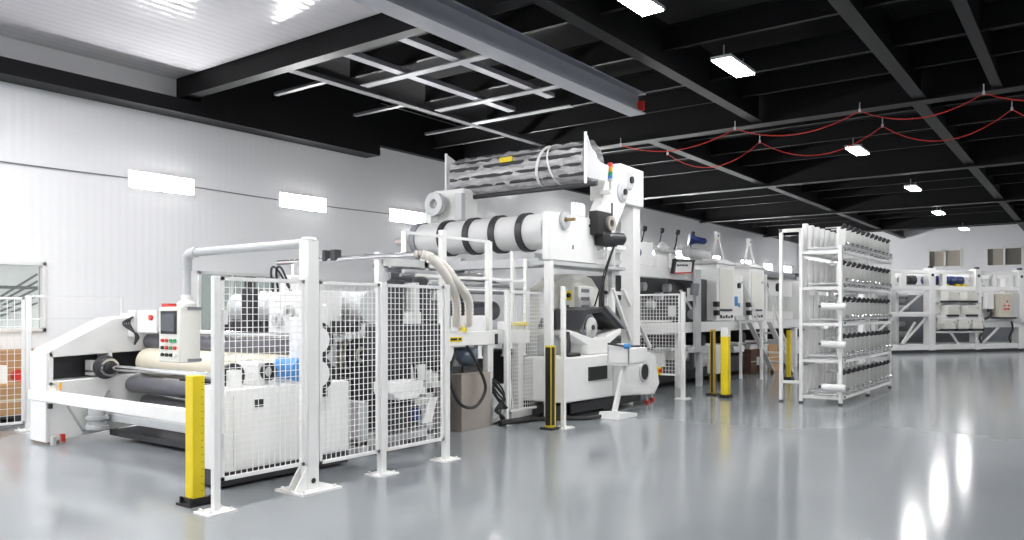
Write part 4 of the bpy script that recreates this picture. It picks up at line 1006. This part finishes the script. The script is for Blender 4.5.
# ------------------------------------------------------------------ machine across the back of the hall
A0 = Vector((32.43, 6.61)); A1 = Vector((38.45, 2.37)); ang = math.atan2(A1.y-A0.y, A1.x-A0.x)
K = .0513
def S(px): return (px-880)*K
t = thing('framed_machine', 'wide white framed machine with rows of boxes across the back of the hall', 'machine', (A0.x, A0.y, 0), ang, local=True)
D = 2.2
# local frame: x along the front, y to the back, z up
for px in (868, 930, 976, 1021, 1052):
    s_ = S(px); 
    MB().box(s_-.16, s_+.16, 0, .3, .1, 3.32).build('post', WHITE, t, .01)
    MB().box(s_-.12, s_+.12, D-.25, D, .1, 3.2).build('rear_post', WHITE, t, .01)
    MB().box(s_-.12, s_+.12, .3, D-.25, 3.0, 3.2).build('cross_beam', WHITE, t, .01)
    MB().cyl((s_, -.02, 3.05), (s_, 0, 3.05), .06, n=10).cyl((s_, .1, 3.32), (s_, .1, 3.40), .1, n=10).build('post_bolt', BLACK, t)
L0, L1 = S(866), S(1056)
MB().box(L0, L1, .05, .25, 3.10, 3.24).build('top_beam', WHITE, t, .01)
MB().box(L0, L1, .02, .28, 2.46, 2.62).build('upper_beam', WHITE, t, .01)
MB().box(L0, L1, .02, .28, .12, .34).build('base_beam', WHITE, t, .01)
MB().box(L0, L1, .05, D, .0, .12).build('base_skirt', DARK, t)
MB().box(L0, L1, D-.3, D, .12, .34).build('rear_base_beam', WHITE, t, .01)
MB().box(L0, S(930), .02, .25, 1.42, 1.60).build('middle_beam', WHITE, t, .01)
for a, za, b, zb in ((882, .9, 926, 2.45), (904, .36, 926, 1.35), (916, 1.2, 904, .4), (948, .98, 958, .36), (984, .36, 1000, .98)):
    MB().bar((S(a), .15, za), (S(b), .15, zb), .07, .07, up=(0,1,0)).build('diagonal_brace', WHITE, t)
pn = MB().box(S(931), S(976), .1, .2, .98, 2.5); pn.build('box_panel', WHITE, t, .01)
for px, z, wpx in ((945, 2.05, 12), (964, 2.05, 12), (945, 1.5, 12), (964, 1.5, 12), (941, .64+.3, 11), (955, .64+.3, 11), (969, .64+.3, 11)):
    w_ = wpx*K/2; s_ = S(px)
    bx = MB().box(s_-w_, s_+w_, -.3, .1, z, z+.36).build('drive_box', WARMW, t, .02)
    MB().box(s_-w_+.03, s_+w_-.03, -.27, .1, z-.08, z).build('box_bracket', DARK, bx)
    MB().box(s_+w_-.09, s_+w_-.05, -.305, -.3, z+.24, z+.28).build('box_mark', DARK, bx)
for z in (1.92, .9):
    MB().box(S(934), S(977), -.05, .1, z, z+.05).build('rail_bar', LGREY, t)
MB().box(S(934), S(976), -.2, .1, 1.36, 1.50).box(S(934), S(976), -.2, .1, .78, .84).build('box_shelf', WHITE, t, .01)
MB().box(S(934), S(977), -.22, -.05, 1.14, 1.36).build('long_box', WHITE, t, .01)
for px in (912, 919, 935, 944, 952, 959, 966, 984):
    s_ = S(px)
    MB().lathe((s_, .5, 2.86), (1,0,0), [(.05,-.2),(.17,-.17),(.19,-.05),(.19,.13),(.12,.17)], 16).build('blue_motor', BLUE if px > 930 else DARK, t)
MB().box(L0, S(992), .4, .7, 2.62, 2.68).build('motor_shelf', LGREY, t)
for px in (950, 962, 968):
    MB().box(S(px)-.12, S(px)+.12, .3, .42, 2.62, 2.72).build('yellow_clamp', YEL, t)
for px in (893, 904, 943, 994, 1012): MB().box(S(px)-.1, S(px)+.1, .05, .25, 2.62, 3.1).build('bracket_plate', WHITE, t, .01)
rr = MB()
for k, z in enumerate((.7, 1.1, 1.75, 2.1, 2.3)):
    rr.cyl((L0, 1.2+.15*(k % 2), z), (S(928), 1.2+.15*(k % 2), z), .12, n=14)
rr.build('roller', LGREY, t)
MB().box(L0, L1, 1.5, 1.6, .34, 2.3).build('rear_panel', MGREY, t)
MB().box(S(890), S(893), .8, 1.0, .34, 2.4).box(S(908), S(911), .7, .9, .34, 2.4).build('inner_post', WHITE, t)
MB().box(S(978), S(1024), .0, .12, .98, 1.22).build('lower_panel', WHITE, t, .01)
MB().box(S(978), S(1018), -.12, .05, 1.22, 1.34).build('cable_tray', LGREY, t)
MB().box(S(976), S(1016), -.02, .1, 2.22, 2.36).build('panel_beam', WHITE, t, .01)
MB().box(S(979), S(1017), .1, .16, 1.3, 2.3).build('back_plate', WHITE, t)
for a in (977.5, 1008):
    MB().tube(smooth_path([(S(a), -.08, 1.3), (S(a)+.05, -.1, .9), (S(a)-.1, -.08, .6), (S(a), -.05, .36)], 8), .04, 7).build('cable', DARK, t)
MB().tube(smooth_path([(S(985), -.1, 1.75), (S(986), -.15, 1.5), (S(982), -.12, 1.36), (S(976), -.1, 1.3)], 8), .05, 7).build('cable', DARK, t)
def local_pt(x, y):
    return (A0.x + x*math.cos(ang) - y*math.sin(ang), A0.y + x*math.sin(ang) + y*math.cos(ang))
ex, ey_ = local_pt(S(998), -.3)
t = thing('electrical_cabinet', 'beige electrical cabinet with red buttons on the front of the machine at the back', 'electrical cabinet', (ex, ey_, 1.34), ang, local=True)
MB().box(-.46, .64, -.05, .42, .05, .98).build('body', BEIGE, t, .015)
MB().box(-.44, .2, -.06, -.05, .07, .96).build('door', BEIGE, t, .006)
MB().box(.24, .62, -.055, -.05, .06, .97).build('side_panel', LGREY, t)
for x, z in ((-.06, .68), (-.2, .52), (.02, .52), (-.2, .38), (-.09, .38), (.02, .38)):
    MB().cyl((x, -.06, z), (x, -.09, z), .035, n=10).build('push_button', RED, t)
MB().box(-.4, .5, -.02, .4, -.0, .05).build('vent_base', DARK, t)
ex, ey_ = local_pt(S(984), -.1)
t = thing('junction_box', 'small white junction box left of the beige electrical cabinet', 'junction box', (ex, ey_, 1.72), ang, local=True)
MB().box(-.17, .17, -.1, .2, 0, .62).build('body', WHITE, t, .01)
MB().box(-.15, .15, -.11, -.1, .03, .59).build('lid', LGREY if 0 else WHITE, t, .006)
MB().box(-.1, .1, -.08, .0, -.12, 0).build('cable_gland', DARK, t)
